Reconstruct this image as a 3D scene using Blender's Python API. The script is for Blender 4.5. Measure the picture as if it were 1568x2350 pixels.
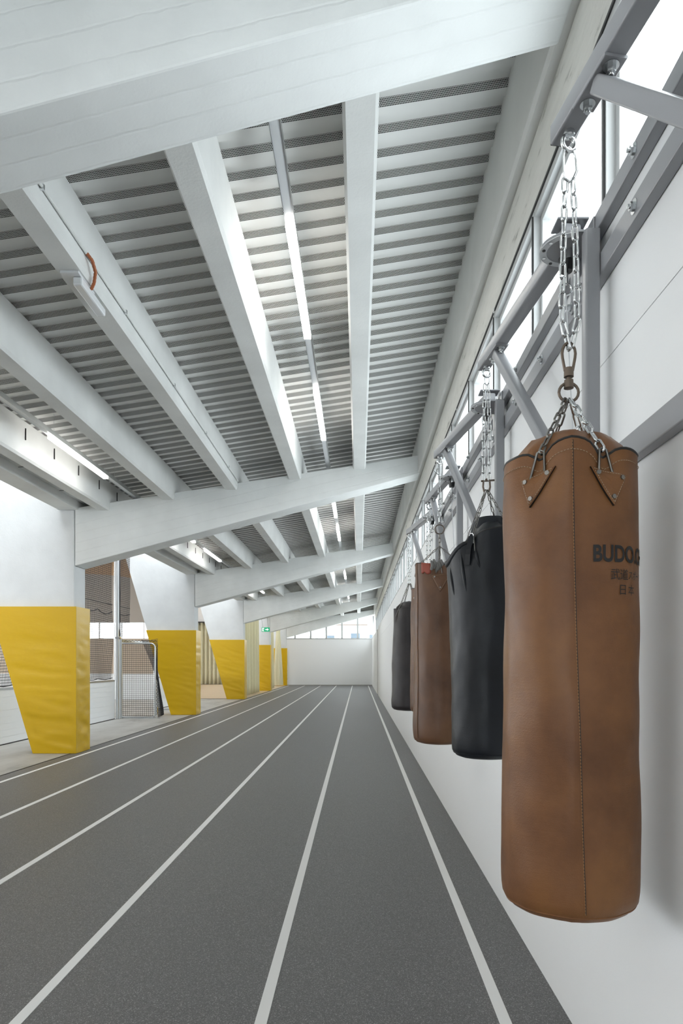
import bpy, bmesh, math, random
from mathutils import Vector, Matrix, noise, Quaternion
random.seed(7)
for o in list(bpy.data.objects):
    bpy.data.objects.remove(o, do_unlink=True)
S = bpy.context.scene
C = S.collection
R = math.radians
# ------------------------------------------------------------------ camera
CAMZ, FPX, VPX, VPY = 1.4724, 1567.0, 823.5, 1520.0
cam = bpy.data.cameras.new('camera'); camo = bpy.data.objects.new('camera', cam); C.objects.link(camo)
camo.location = (0, 0, CAMZ); camo.rotation_euler = (R(90), 0, 0)
cam.sensor_fit = 'VERTICAL'; cam.sensor_height = 36.0; cam.lens = FPX / 2350 * 36.0
cam.shift_x = -(VPX - 784) / 2350; cam.shift_y = (VPY - 1175) / 2350
cam.clip_start = 0.05; cam.clip_end = 400
S.camera = camo
# ------------------------------------------------------------------ sky, exposure
W = bpy.data.worlds.new('overcast_sky'); S.world = W; W.use_nodes = True
W.node_tree.nodes['Background'].inputs[0].default_value = (0.91, 0.965, 1.0, 1)
W.node_tree.nodes['Background'].inputs[1].default_value = 4.2
S.view_settings.view_transform = 'Standard'; S.view_settings.look = 'None'
S.view_settings.gamma = 1.0; S.view_settings.use_curve_mapping = False
S.view_settings.exposure = 0.62
cy_ = S.cycles; cy_.use_light_tree = False
cy_.max_bounces = 5; cy_.diffuse_bounces = 4; cy_.glossy_bounces = 2; cy_.transmission_bounces = 2; cy_.transparent_max_bounces = 6
cy_.caustics_reflective = False; cy_.caustics_refractive = False

# ------------------------------------------------------------------ materials
def mat(name, col, rough=0.6, metal=0.0, spec=0.5):
    m = bpy.data.materials.new(name); m.use_nodes = True
    b = m.node_tree.nodes['Principled BSDF']
    b.inputs['Base Color'].default_value = (*col, 1); b.inputs['Roughness'].default_value = rough
    b.inputs['Metallic'].default_value = metal; b.inputs['Specular IOR Level'].default_value = spec
    return m
def nd(m, t, **kw):
    n = m.node_tree.nodes.new(t)
    for k, v in kw.items(): setattr(n, k, v)
    return n
def lk(m, a, b): m.node_tree.links.new(a, b)
def bsdf(m): return m.node_tree.nodes['Principled BSDF']
def coords(m, scale=(1, 1, 1), kind='Object'):
    t = nd(m, 'ShaderNodeTexCoord'); mp = nd(m, 'ShaderNodeMapping')
    mp.inputs['Scale'].default_value = scale; lk(m, t.outputs[kind], mp.inputs[0]); return mp.outputs[0]
def nz(m, vec, scale, detail=4, rough=0.55):
    n = nd(m, 'ShaderNodeTexNoise'); n.inputs['Scale'].default_value = scale
    n.inputs['Detail'].default_value = detail; n.inputs['Roughness'].default_value = rough
    if vec is not None: lk(m, vec, n.inputs['Vector'])
    return n.outputs[0]
def ramp(m, fac, stops):
    r = nd(m, 'ShaderNodeValToRGB'); e = r.color_ramp.elements
    while len(e) < len(stops): e.new(0.5)
    for i, (p, c) in enumerate(stops): e[i].position = p; e[i].color = (*c, 1)
    lk(m, fac, r.inputs[0]); return r.outputs[0]
def math_(m, op, a, b=None):
    n = nd(m, 'ShaderNodeMath', operation=op)
    for i, v in enumerate((a, b)):
        if v is None: continue
        if isinstance(v, (int, float)): n.inputs[i].default_value = v
        else: lk(m, v, n.inputs[i])
    return n.outputs[0]
def bump(m, h, strength=0.3, dist=0.01, prev=None):
    b = nd(m, 'ShaderNodeBump'); b.inputs['Strength'].default_value = strength; b.inputs['Distance'].default_value = dist
    lk(m, h, b.inputs['Height'])
    if prev is not None: lk(m, prev, b.inputs['Normal'])
    lk(m, b.outputs[0], bsdf(m).inputs['Normal']); return b.outputs[0]
def color_(m, out): lk(m, out, bsdf(m).inputs['Base Color'])
def mixc(m, fac, a, b):
    n = nd(m, 'ShaderNodeMix', data_type='RGBA')
    if isinstance(fac, (int, float)): n.inputs[0].default_value = fac
    else: lk(m, fac, n.inputs[0])
    for i, v in ((6, a), (7, b)):
        if isinstance(v, tuple): n.inputs[i].default_value = (*v, 1)
        else: lk(m, v, n.inputs[i])
    return n.outputs[2]

M = {}
def painted_concrete(name, base, lines):
    m = mat(name, base, 0.75, spec=0.25)
    v = coords(m); n1 = nz(m, v, 1.3, 3); n2 = nz(m, v, 60, 2); n3 = nz(m, v, 9, 3)
    d = tuple(x * 0.90 for x in base); l = tuple(min(1, x * 1.04) for x in base)
    color_(m, ramp(m, n1, [(0.3, d), (0.7, l)]))
    hh = math_(m, 'ADD', math_(m, 'MULTIPLY', n2, 0.3), n3)
    if lines:
        t = nd(m, 'ShaderNodeTexCoord'); s = nd(m, 'ShaderNodeSeparateXYZ'); lk(m, t.outputs['Object'], s.inputs[0])
        zz = math_(m, 'SUBTRACT', s.outputs[2], math_(m, 'MULTIPLY', s.outputs[0], lines))
        wob = math_(m, 'MULTIPLY', n3, 0.02)
        a = math_(m, 'PINGPONG', math_(m, 'ADD', zz, wob), 0.075)
        c = math_(m, 'PINGPONG', math_(m, 'ADD', s.outputs[1], wob), 0.070)
        h = math_(m, 'MINIMUM', math_(m, 'MULTIPLY', math_(m, 'MINIMUM', a, c), 90), 1.0)
        hh = math_(m, 'ADD', hh, math_(m, 'MULTIPLY', h, 0.8))
    bump(m, hh, 0.45, 0.008)
    return m
M['beam'] = painted_concrete('painted_concrete', (0.78, 0.80, 0.795), 0.24)
M['column'] = painted_concrete('painted_column', (0.69, 0.71, 0.72), 0)
M['purlin'] = painted_concrete('painted_purlin', (0.78, 0.795, 0.785), 0)
M['edge'] = painted_concrete('painted_edge', (0.70, 0.70, 0.68), 0)
m = M['edge_cream'] = painted_concrete('worn_edge_paint', (0.72, 0.71, 0.67), 0)
v = coords(m, (3, 0.5, 3)); cr = nz(m, v, 5, 8, 0.7)
color_(m, ramp(m, cr, [(0.30, (0.36, 0.36, 0.33)), (0.40, (0.66, 0.65, 0.61)), (0.7, (0.74, 0.73, 0.69))]))
m = M['wall'] = mat('wall_plaster', (0.86, 0.87, 0.875), 0.7, spec=0.2)
v = coords(m); bump(m, nz(m, v, 180, 3), 0.12, 0.002)
m = M['deck'] = mat('deck_steel', (0.80, 0.805, 0.785), 0.45, 0.0, 0.4)
m = M['perf'] = mat('perforated_web', (0.6, 0.6, 0.58), 0.55, spec=0.2)
uv = nd(m, 'ShaderNodeTexCoord'); sp = nd(m, 'ShaderNodeSeparateXYZ'); lk(m, uv.outputs['UV'], sp.inputs[0])
p_ = 0.0105
def dots(off):
    a = math_(m, 'SUBTRACT', math_(m, 'FRACT', math_(m, 'ADD', math_(m, 'DIVIDE', sp.outputs[0], p_), off)), 0.5)
    b = math_(m, 'MULTIPLY', math_(m, 'SUBTRACT', math_(m, 'FRACT', math_(m, 'ADD', math_(m, 'DIVIDE', sp.outputs[1], p_ * 1.732), off)), 0.5), 1.732)
    return math_(m, 'ADD', math_(m, 'MULTIPLY', a, a), math_(m, 'MULTIPLY', b, b))
hole = math_(m, 'LESS_THAN', math_(m, 'MINIMUM', dots(0.0), dots(0.5)), 0.14)
color_(m, mixc(m, hole, (0.76, 0.765, 0.745), (0.02, 0.02, 0.02)))
m = M['track'] = mat('rubber_track', (0.15, 0.15, 0.155), 0.5, spec=0.45)
v = coords(m); vo = nd(m, 'ShaderNodeTexVoronoi'); vo.inputs['Scale'].default_value = 260; lk(m, v, vo.inputs['Vector'])
wn = nd(m, 'ShaderNodeTexWhiteNoise'); lk(m, vo.outputs['Color'], wn.inputs[0])
spk = ramp(m, wn.outputs[0], [(0.0, (0.085, 0.083, 0.083)), (0.5, (0.135, 0.133, 0.133)), (0.90, (0.20, 0.198, 0.196)), (0.975, (0.36, 0.36, 0.35))])
big = nz(m, v, 0.8, 4)
color_(m, mixc(m, math_(m, 'MULTIPLY', big, 0.35), spk, (0.17, 0.175, 0.187)))
bump(m, wn.outputs[0], 0.25, 0.002)
M['line'] = mat('line_paint', (0.87, 0.87, 0.86), 0.6, spec=0.3)
m = M['slab'] = mat('concrete_floor', (0.42, 0.41, 0.38), 0.55, spec=0.35)
v = coords(m); color_(m, ramp(m, nz(m, coords(m, (1, 0.35, 1)), 1.6, 7, 0.65), [(0.28, (0.25, 0.24, 0.22)), (0.45, (0.42, 0.41, 0.385)), (0.7, (0.52, 0.515, 0.49))]))
m = M['parquet'] = mat('parquet', (0.52, 0.33, 0.16), 0.4)
br = nd(m, 'ShaderNodeTexBrick'); br.inputs['Scale'].default_value = 1.0; br.inputs['Brick Width'].default_value = 0.9; br.inputs['Row Height'].default_value = 0.09
br.inputs['Mortar Size'].default_value = 0.004
br.inputs['Color1'].default_value = (0.60, 0.47, 0.33, 1); br.inputs['Color2'].default_value = (0.66, 0.53, 0.38, 1); br.inputs['Mortar'].default_value = (0.4, 0.3, 0.2, 1)
lk(m, coords(m), br.inputs['Vector']); color_(m, br.outputs[0])
m = M['yellow'] = mat('yellow_vinyl', (0.64, 0.40, 0.006), 0.33, spec=0.4)
bump(m, nz(m, coords(m, (2, 2, 4)), 2.2, 3), 0.15, 0.02)
M['pad_seam'] = mat('yellow_seam', (0.45, 0.28, 0.01), 0.5)
M['steel'] = mat('powder_coated_grey', (0.30, 0.305, 0.32), 0.30, 0.0, 0.5)
M['zinc'] = mat('zinc_plated', (0.70, 0.72, 0.73), 0.22, 1.0)
M['dark_zinc'] = mat('weathered_steel', (0.24, 0.23, 0.215), 0.38, 1.0)
M['rusty'] = mat('tarnished_steel', (0.17, 0.135, 0.11), 0.5, 0.9)
M['black'] = mat('black_plastic', (0.012, 0.012, 0.012), 0.4)
M['alu'] = mat('aluminium', (0.62, 0.64, 0.65), 0.32, 0.9)
M['frame'] = mat('window_frame_paint', (0.52, 0.53, 0.53), 0.4)
M['gasket'] = mat('rubber_gasket', (0.03, 0.03, 0.03), 0.6)
m = M['glass'] = bpy.data.materials.new('window_glass'); m.use_nodes = True
nt = m.node_tree; nt.nodes.remove(nt.nodes['Principled BSDF'])
tr = nt.nodes.new('ShaderNodeBsdfTransparent'); tr.inputs[0].default_value = (0.93, 0.96, 0.96, 1)
gl = nt.nodes.new('ShaderNodeBsdfGlossy'); gl.inputs['Roughness'].default_value = 0.02
mx = nt.nodes.new('ShaderNodeMixShader'); mx.inputs[0].default_value = 0.06
nt.links.new(tr.outputs[0], mx.inputs[1]); nt.links.new(gl.outputs[0], mx.inputs[2])
nt.links.new(mx.outputs[0], nt.nodes['Material Output'].inputs[0])
def leather(name, dark, mid, light, rough=0.42, grain=260, patch=3.0):
    m = mat(name, mid, rough, spec=0.3)
    v = coords(m); n = nz(m, v, patch, 6, 0.6); n2 = nz(m, coords(m, (1, 1, 0.6)), 14, 5, 0.65)
    a = ramp(m, n, [(0.30, dark), (0.5, mid), (0.72, light)])
    color_(m, mixc(m, math_(m, 'MULTIPLY', n2, 0.35), a, dark))
    vo = nd(m, 'ShaderNodeTexVoronoi'); vo.inputs['Scale'].default_value = grain; lk(m, v, vo.inputs['Vector'])
    b = bump(m, vo.outputs['Distance'], 0.15, 0.0012)
    cre = nz(m, coords(m, (1, 1, 7)), 9, 5, 0.7); bump(m, cre, 0.12, 0.004, b)
    lk(m, math_(m, 'ADD', math_(m, 'MULTIPLY', n2, 0.25), rough - 0.12), bsdf(m).inputs['Roughness'])
    return m
M['leather'] = leather('tan_leather', (0.115, 0.048, 0.020), (0.195, 0.086, 0.034), (0.265, 0.120, 0.040))
M['leather_b'] = leather('brown_leather', (0.085, 0.042, 0.024), (0.140, 0.070, 0.038), (0.19, 0.095, 0.045))
M['black_leather'] = leather('black_leather', (0.005, 0.006, 0.008), (0.009, 0.011, 0.015), (0.016, 0.019, 0.025), 0.42)
M['dark_leather'] = leather('dark_brown_leather', (0.020, 0.017, 0.018), (0.034, 0.029, 0.030), (0.05, 0.043, 0.043), 0.42)
M['piping'] = mat('black_piping', (0.012, 0.011, 0.010), 0.5)
M['thread'] = mat('tan_thread', (0.42, 0.30, 0.20), 0.7)
M['thread_d'] = mat('orange_thread', (0.30, 0.15, 0.06), 0.7)
M['ink'] = mat('black_print', (0.010, 0.010, 0.011), 0.6)
M['tape_red'] = mat('red_tape', (0.30, 0.06, 0.035), 0.55)
M['tape_grey'] = mat('grey_tape', (0.16, 0.155, 0.145), 0.5)
m = M['lamp'] = mat('lamp_diffuser', (0.9, 0.9, 0.9), 0.5)
bsdf(m).inputs['Emission Color'].default_value = (1.0, 0.97, 0.92, 1); bsdf(m).inputs['Emission Strength'].default_value = 11.0
M['trunk'] = mat('trunking_white', (0.70, 0.72, 0.74), 0.35, spec=0.5)
m = M['curtain'] = mat('cream_curtain', (0.82, 0.79, 0.60), 0.85, spec=0.1)
tl = nd(m, 'ShaderNodeBsdfTranslucent'); tl.inputs[0].default_value = (0.82, 0.79, 0.60, 1); ms_ = nd(m, 'ShaderNodeMixShader'); ms_.inputs[0].default_value = 0.4
lk(m, bsdf(m).outputs[0], ms_.inputs[1]); lk(m, tl.outputs[0], ms_.inputs[2]); lk(m, ms_.outputs[0], m.node_tree.nodes['Material Output'].inputs[0])
M['net'] = mat('black_net_cord', (0.025, 0.026, 0.03), 0.7)
M['board'] = mat('white_board', (0.80, 0.82, 0.83), 0.35)
M['wood'] = mat('glulam_wood', (0.36, 0.25, 0.15), 0.6)
M['woodwall'] = mat('wood_panel', (0.40, 0.35, 0.29), 0.6)
M['greyband'] = mat('grey_panel', (0.33, 0.32, 0.30), 0.6)
M['clear'] = mat('clear_plastic', (0.80, 0.82, 0.84), 0.12)
M['orange'] = mat('orange_conduit', (0.42, 0.13, 0.05), 0.5)
M['green'] = mat('green_sign', (0.0, 0.22, 0.10), 0.5)
bsdf(M['green']).inputs['Emission Color'].default_value = (0.02, 0.42, 0.20, 1); bsdf(M['green']).inputs['Emission Strength'].default_value = 0.5
M['signwhite'] = mat('white_sign_print', (0.85, 0.88, 0.85), 0.5)
bsdf(M['signwhite']).inputs['Emission Color'].default_value = (1, 1, 1, 1); bsdf(M['signwhite']).inputs['Emission Strength'].default_value = 0.5
M['house'] = mat('house_render', (0.80, 0.80, 0.78), 0.8)
M['house_dark'] = mat('house_dark_wood', (0.16, 0.13, 0.11), 0.8)
M['pane_dark'] = mat('dark_pane', (0.10, 0.13, 0.16), 0.1)
M['snow'] = mat('outdoor_ground', (0.82, 0.82, 0.82), 0.9)
M['dark'] = mat('dark_gap', (0.02, 0.02, 0.02), 0.8)

# ------------------------------------------------------------------ mesh helpers
def tag(o, label=None, cat=None, group=None, kind=None):
    if label: o['label'] = label
    if cat: o['category'] = cat
    if group: o['group'] = group
    if kind: o['kind'] = kind
    return o
def thing(name, loc, label=None, cat=None, group=None, kind=None):
    o = bpy.data.objects.new(name, None); C.objects.link(o); o.location = loc
    o.empty_display_size = 0.1
    return tag(o, label, cat, group, kind)
def wloc(o):
    p = Vector((0, 0, 0))
    while o is not None: p += o.location; o = o.parent
    return p
class MB:
    def __init__(s): s.v = []; s.f = []; s.mi = []; s.uv = {}
    def add(s, vs, fs, mi=0):
        k = len(s.v); s.v += [Vector(v) for v in vs]
        for f in fs: s.f.append([i + k for i in f]); s.mi.append(mi)
        return k
    def box(s, x0, x1, y0, y1, z0, z1, mi=0):
        s.add([(x0, y0, z0), (x1, y0, z0), (x1, y1, z0), (x0, y1, z0), (x0, y0, z1), (x1, y0, z1), (x1, y1, z1), (x0, y1, z1)],
              [(0, 3, 2, 1), (4, 5, 6, 7), (0, 1, 5, 4), (1, 2, 6, 5), (2, 3, 7, 6), (3, 0, 4, 7)], mi); return s
    def prism(s, poly, y0, y1, mi=0):          # poly in xz, counter-clockwise seen from -y
        n = len(poly)
        s.add([(x, y0, z) for x, z in poly] + [(x, y1, z) for x, z in poly],
              [list(range(n))] + [list(range(2 * n - 1, n - 1, -1))] + [[(i + 1) % n, i, n + i, n + (i + 1) % n] for i in range(n)], mi); return s
    def bar(s, a, b, w, h, up=(0, 0, 1), mi=0, r=0.0):
        a, b = Vector(a), Vector(b); d = (b - a).normalized(); u = Vector(up)
        sd = d.cross(u).normalized(); u = sd.cross(d).normalized()
        if r > 0:
            sec = []
            for (cx, cy, a0) in ((w / 2 - r, h / 2 - r, 0), (-w / 2 + r, h / 2 - r, 90), (-w / 2 + r, -h / 2 + r, 180), (w / 2 - r, -h / 2 + r, 270)):
                for k in range(4): sec.append((cx + r * math.cos(R(a0 + 30 * k)), cy + r * math.sin(R(a0 + 30 * k))))
        else: sec = [(w / 2, h / 2), (-w / 2, h / 2), (-w / 2, -h / 2), (w / 2, -h / 2)]
        n = len(sec)
        s.add([p + sd * x + u * y for p in (a, b) for x, y in sec],
              [list(range(n)), list(range(2 * n - 1, n - 1, -1))] + [[(i + 1) % n, i, n + i, n + (i + 1) % n] for i in range(n)], mi); return s
    def tube(s, pts, r, n=6, closed=False, cap=True, mi=0):
        pts = [Vector(p) for p in pts]; N = len(pts); vs = []; prev = None
        for i, p in enumerate(pts):
            a = pts[i - 1] if (i > 0 or closed) else p; b = pts[(i + 1) % N] if (i < N - 1 or closed) else p
            d = (b - a).normalized()
            if prev is None:
                q = Vector((0, 0, 1)) if abs(d.z) < 0.9 else Vector((1, 0, 0)); u = d.cross(q).normalized()
            else: u = (prev - d * prev.dot(d)).normalized()
            prev = u; w = d.cross(u); rr = r[i] if isinstance(r, (list, tuple)) else r
            vs += [p + u * (rr * math.cos(2 * math.pi * k / n)) + w * (rr * math.sin(2 * math.pi * k / n)) for k in range(n)]
        fs = []
        for i in range(N if closed else N - 1):
            j = (i + 1) % N
            for k in range(n): fs.append((i * n + k, i * n + (k + 1) % n, j * n + (k + 1) % n, j * n + k))
        if not closed and cap: fs += [list(range(n - 1, -1, -1)), list(range((N - 1) * n, N * n))]
        s.add(vs, fs, mi); return s
    def cyl(s, a, b, r, n=16, mi=0): return s.tube([a, b], r, n, mi=mi)
    def disc_poly(s, pts, z0, z1, mi=0):       # pts in xy ccw
        n = len(pts)
        s.add([(x, y, z0) for x, y in pts] + [(x, y, z1) for x, y in pts],
              [list(range(n - 1, -1, -1)), list(range(n, 2 * n))] + [[i, (i + 1) % n, n + (i + 1) % n, n + i] for i in range(n)], mi); return s
    def grid(s, rows, closed=False, mi=0, flip=False):
        nr = len(rows); nc = len(rows[0]); fs = []
        for i in range(nr - 1):
            for k in range(nc if closed else nc - 1):
                q = [i * nc + k, i * nc + (k + 1) % nc, (i + 1) * nc + (k + 1) % nc, (i + 1) * nc + k]
                fs.append(q[::-1] if flip else q)
        s.add([p for r_ in rows for p in r_], fs, mi); return s
    def mesh(s, name, mats, origin=Vector((0, 0, 0)), smooth=None):
        me = bpy.data.meshes.new(name)
        me.from_pydata([tuple(v - origin) for v in s.v], [], s.f)
        for mm in (mats if isinstance(mats, (list, tuple)) else [mats]): me.materials.append(M[mm])
        for i, p in enumerate(me.polygons): p.material_index = s.mi[i]
        if smooth is not None:
            for p in me.polygons: p.use_smooth = True
            if smooth < 180: me.set_sharp_from_angle(angle=R(smooth))
        return me
    def build(s, name, mats, parent=None, smooth=None, bevel=0.0, loc=None, kind=None):
        org = wloc(parent) if parent is not None else Vector(loc or (0, 0, 0))
        o = bpy.data.objects.new(name, s.mesh(name, mats, org, smooth)); C.objects.link(o)
        if parent is not None: o.parent = parent
        else: o.location = org
        if bevel:
            b = o.modifiers.new('bevel', 'BEVEL'); b.width = bevel; b.segments = 2; b.limit_method = 'ANGLE'; b.angle_limit = R(40)
        if kind: o['kind'] = kind
        return o
def place(mesh_, name, parent, pos, rot=None):
    o = bpy.data.objects.new(name, mesh_); C.objects.link(o); o.parent = parent
    o.location = Vector(pos) - wloc(parent)
    if rot is not None: o.rotation_mode = 'QUATERNION'; o.rotation_quaternion = rot
    return o

# ------------------------------------------------------------------ the hall's main measures
Y0, YE = -6.3, 43.5                 # back (behind camera) and end wall
XW = 0.87                           # inner face of the right wall
BAY, BEAM0, BT = 8.1, 2.96, 0.43
def hz(h): return CAMZ + h
def purlin_bot(x): return hz(3.125 + 0.16 * x)
def beam_top(x): return hz(3.206 + 0.153 * x)
def beam_bot(x): return hz(2.796 + 0.2686 * x)
def deck_z(x): return hz(3.545 + 0.16 * x)
beamY = [BEAM0 + BAY * k for k in range(-1, 6)]
colY = [11.06 + BAY * k for k in range(5)]
SILL, HEAD = hz(1.57), hz(2.74)

# ---- floors
fl = tag(MB().box(-4.637, XW + 0.25, Y0, YE + 0.3, -0.08, 0).build('floor', 'track'), 'dark grey speckled rubber running track floor beside the white wall', kind='structure')
for k in range(6):
    x = 0.60 - k
    MB().box(x - 0.025, x + 0.025, Y0, YE - 0.45, 0.0, 0.0025).build('lane_line', 'line', fl)
MB().box(-4.66, -4.637, Y0, 27.4, -0.05, 0.004).build('edging_strip', 'gasket', fl)
tag(MB().box(-28, -4.66, Y0, 27.45, -0.08, 0).build('floor', 'slab'), 'bare grey stained concrete floor strip left of the track', kind='structure')
pq = tag(MB().box(-28, -4.637, 27.5, 46.4, -0.08, 0).build('floor', 'parquet'), 'tan wooden parquet floor behind the cream curtains', kind='structure')
MB().box(-28, -4.66, 27.45, 27.5, -0.05, 0.012).build('threshold', 'gasket', pq)

# ---- right wall, end wall
wr = tag(MB().box(XW, XW + 0.22, Y0, 30.8, 0, 2.532).build('wall_right', 'wall'), kind='structure')
MB().box(XW, XW + 0.22, Y0, 30.8, 2.536, SILL).build('upper_panel', 'wall', wr)
MB().box(XW + 0.004, XW + 0.2, Y0, 30.8, 2.53, 2.538).build('panel_joint', 'wall', wr)
MB().box(XW - 0.004, XW + 0.24, Y0, 30.8, SILL, SILL + 0.012).build('sill_cap', 'frame', wr)
wr2 = tag(MB().box(XW - 0.01, XW + 0.22, 31.9, YE, 0, SILL - 0.05).build('wall_right', 'wall'), kind='structure')
MB().box(XW - 0.012, XW + 0.22, 31.9, YE, SILL - 0.05, SILL - 0.04).build('sill_cap', 'frame', wr2)
d1 = tag(MB().box(XW + 0.10, XW + 0.14, 30.8, 31.9, 0.02, SILL - 0.06).build('door_1', 'wall'), 'white flush door set back between the two wall lengths', 'door', kind='structure')
MB().box(XW + 0.02, XW + 0.16, 31.84, 31.9, 0, SILL - 0.05).build('door_jamb', 'edge_cream', d1)
MB().box(XW + 0.02, XW + 0.16, 30.8, 30.86, 0, SILL - 0.05).build('door_jamb', 'edge_cream', d1)
MB().box(XW + 0.0, XW + 0.22, 30.8, 31.9, SILL - 0.06, SILL - 0.04).build('door_head', 'frame', d1)
we = tag(MB().box(-7.2, XW + 0.2, YE, YE + 0.2, 0.02, 2.94).build('wall_back', 'wall'), kind='structure')
MB().box(-7.2, XW, YE - 0.012, YE, 0.0, 0.045).build('skirting', 'greyband', we)
MB().box(-7.2, XW, YE - 0.02, YE + 0.22, 2.94, 2.96).build('sill_cap', 'frame', we)
# the wall behind the camera
tag(MB().box(-28, -4.62, Y0 - 0.2, Y0, 0, 6.0).build('wall_front', 'wall'), kind='structure')
tag(MB().box(-4.62, XW + 0.2, Y0 - 0.2, Y0, 2.75, 5.2).build('wall_front', 'wall'), kind='structure')
tag(MB().box(-1.75, XW + 0.2, Y0 - 0.2, Y0, 0, 2.75).build('wall_front', 'wall'), kind='structure')
w4 = thing('added_fill_window', (-3, Y0 - 0.1, 0.0), kind='structure')  # unseen glazing, added to let sky light in from behind the camera
for k in range(2, 5):
    x = XW + 0.1 - 1.36 * k
    MB().box(x - 0.035, x + 0.035, Y0 - 0.15, Y0 - 0.05, 0.0, 2.75).build('mullion', 'frame', w4)
    if k < 4:
        pn = MB(); pn.add([(x - 1.325, Y0 - 0.1, 0.1), (x - 0.035, Y0 - 0.1, 0.1), (x - 0.035, Y0 - 0.1, 2.75), (x - 1.325, Y0 - 0.1, 2.75)], [(0, 1, 2, 3)]); pn.build('pane', 'glass', w4)
MB().box(-4.6, -1.75, Y0 - 0.15, Y0 - 0.05, 0.0, 0.1).build('bottom_rail', 'frame', w4)
# ---- right window band
w1 = thing('window_1', (1.10, 18, SILL), kind='structure')
MB().box(1.04, 1.17, Y0, YE, SILL + 0.005, SILL + 0.055).build('sill_rail', 'frame', w1)
MB().box(1.06, 1.17, Y0, YE, HEAD - 0.06, HEAD).build('head_rail', 'frame', w1)
MB().box(1.052, 1.06, Y0, YE, HEAD - 0.012, HEAD + 0.012).build('head_gasket', 'gasket', w1)
mul = MB().box(-0.06, 0.06, -0.03, 0.03, 0, HEAD - SILL - 0.06).mesh('mullion', 'frame')
gsk = MB().box(-0.005, 0.005, -0.006, 0.006, 0, HEAD - SILL - 0.1).mesh('gasket', 'gasket')
sash = MB(); L_, H_, t = 1.14, HEAD - SILL - 0.115, 0.045
sash.box(-0.03, 0.03, 0, t, 0, H_).box(-0.03, 0.03, L_ - t, L_, 0, H_).box(-0.03, 0.03, t, L_ - t, 0, t).box(-0.03, 0.03, t, L_ - t, H_ - t, H_)
sash = sash.mesh('sash', 'frame')
pane = MB(); pane.add([(0, t, t), (0, L_ - t, t), (0, L_ - t, H_ - t), (0, t, H_ - t)], [(0, 1, 2, 3)]); pane = pane.mesh('pane', 'glass')
y = 2.94 - 1.2 * 7; i = 0
while y < YE - 0.3:
    place(mul, 'mullion', w1, (1.115, y, SILL + 0.03))
    place(gsk, 'gasket', w1, (1.052, y - 0.012, SILL + 0.05))
    if y + 1.2 < YE + 0.4:
        place(sash, 'sash', w1, (1.125, y + 0.03, SILL + 0.055))
        place(pane, 'pane', w1, (1.125, y + 0.03, SILL + 0.055))
    y += 1.2
# ---- end window band
w2 = thing('window_2', (-2.5, YE + 0.12, 2.96), kind='structure')
MB().box(-7.0, XW + 0.2, YE + 0.06, YE + 0.16, 2.96, 3.02).build('sill_rail', 'frame', w2)
for k in range(8):
    x = 0.93 - 1.0 * k
    MB().box(x - 0.055, x + 0.055, YE + 0.06, YE + 0.16, 3.0, 4.45).build('mullion', 'frame', w2)
    if k:
        pn = MB(); pn.add([(x + 0.035, YE + 0.11, 3.02), (x + 0.965, YE + 0.11, 3.02), (x + 0.965, YE + 0.11, 4.45), (x + 0.035, YE + 0.11, 4.45)], [(0, 1, 2, 3)]); pn.build('pane', 'glass', w2)

# ---- ceiling: perforated trapezoidal deck, one sheet per purlin field and bay
ce = thing('ceiling', (0, 18, hz(3.5)), kind='structure')
pur_x = [0.01, -1.035, -2.07, -3.09, -4.14]
PW = 0.21
NR, PIT = 37, BAY / 37
prof = [(0.0, 0.042), (0.095, 0.042), (0.120, 0.0), (0.190, 0.0), (0.2189, 0.042)]
def deck_mesh(width):
    me = MB(); q = []
    for k in range(NR):
        for (a, b) in prof[:-1]: q.append((k * PIT + a * PIT / 0.2189, b))
    q.append((BAY, 0.042))
    vs = []; 
    for (a, b) in q: vs += [(0, a, b), (width, a, b + 0.16 * width)]
    fs = []; mi = []
    for i in range(len(q) - 1):
        fs.append((2 * i, 2 * i + 1, 2 * i + 3, 2 * i + 2)); mi.append(1 if i % 4 == 1 else 0)
    me.add(vs, fs); me.mi = mi
    ms = me.mesh('deck_panel', ['deck', 'perf'])
    uvl = ms.uv_layers.new(name='UVMap')
    for p in ms.polygons:
        for li, vi in zip(p.loop_indices, p.vertices):
            c = ms.vertices[vi].co; i = vi // 2
            uvl.data[li].uv = (c.x, 0.0 if (i % 4) in (1,) else 0.0489)
    return ms
fields = [(pur_x[0], 0.98)] + [(pur_x[i + 1], pur_x[i]) for i in range(4)]
for (xa, xb) in fields:
    me = deck_mesh(xb - xa)
    for yb in beamY:
        if yb + BAY / 2 > YE: continue
        place(me, 'deck_panel', ce, (xa, yb + BT / 2, deck_z(xa)))
# insulation above the deck keeps the daylight out
MB().prism([(-4.9, deck_z(-4.9) + 0.06), (1.35, deck_z(1.35) + 0.06), (1.35, deck_z(1.35) + 0.3), (-4.9, deck_z(-4.9) + 0.3)], Y0 - 0.2, YE + 0.6).build('roof_build_up', 'greyband', ce)
# closed soffit between the last purlin and the column heads
MB().prism([(-4.60, hz(2.60)), (-4.20, hz(2.66)), (-4.20, hz(2.70)), (-4.60, hz(2.64))], Y0, YE + 0.2).build('soffit_slab', 'purlin', ce)

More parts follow.
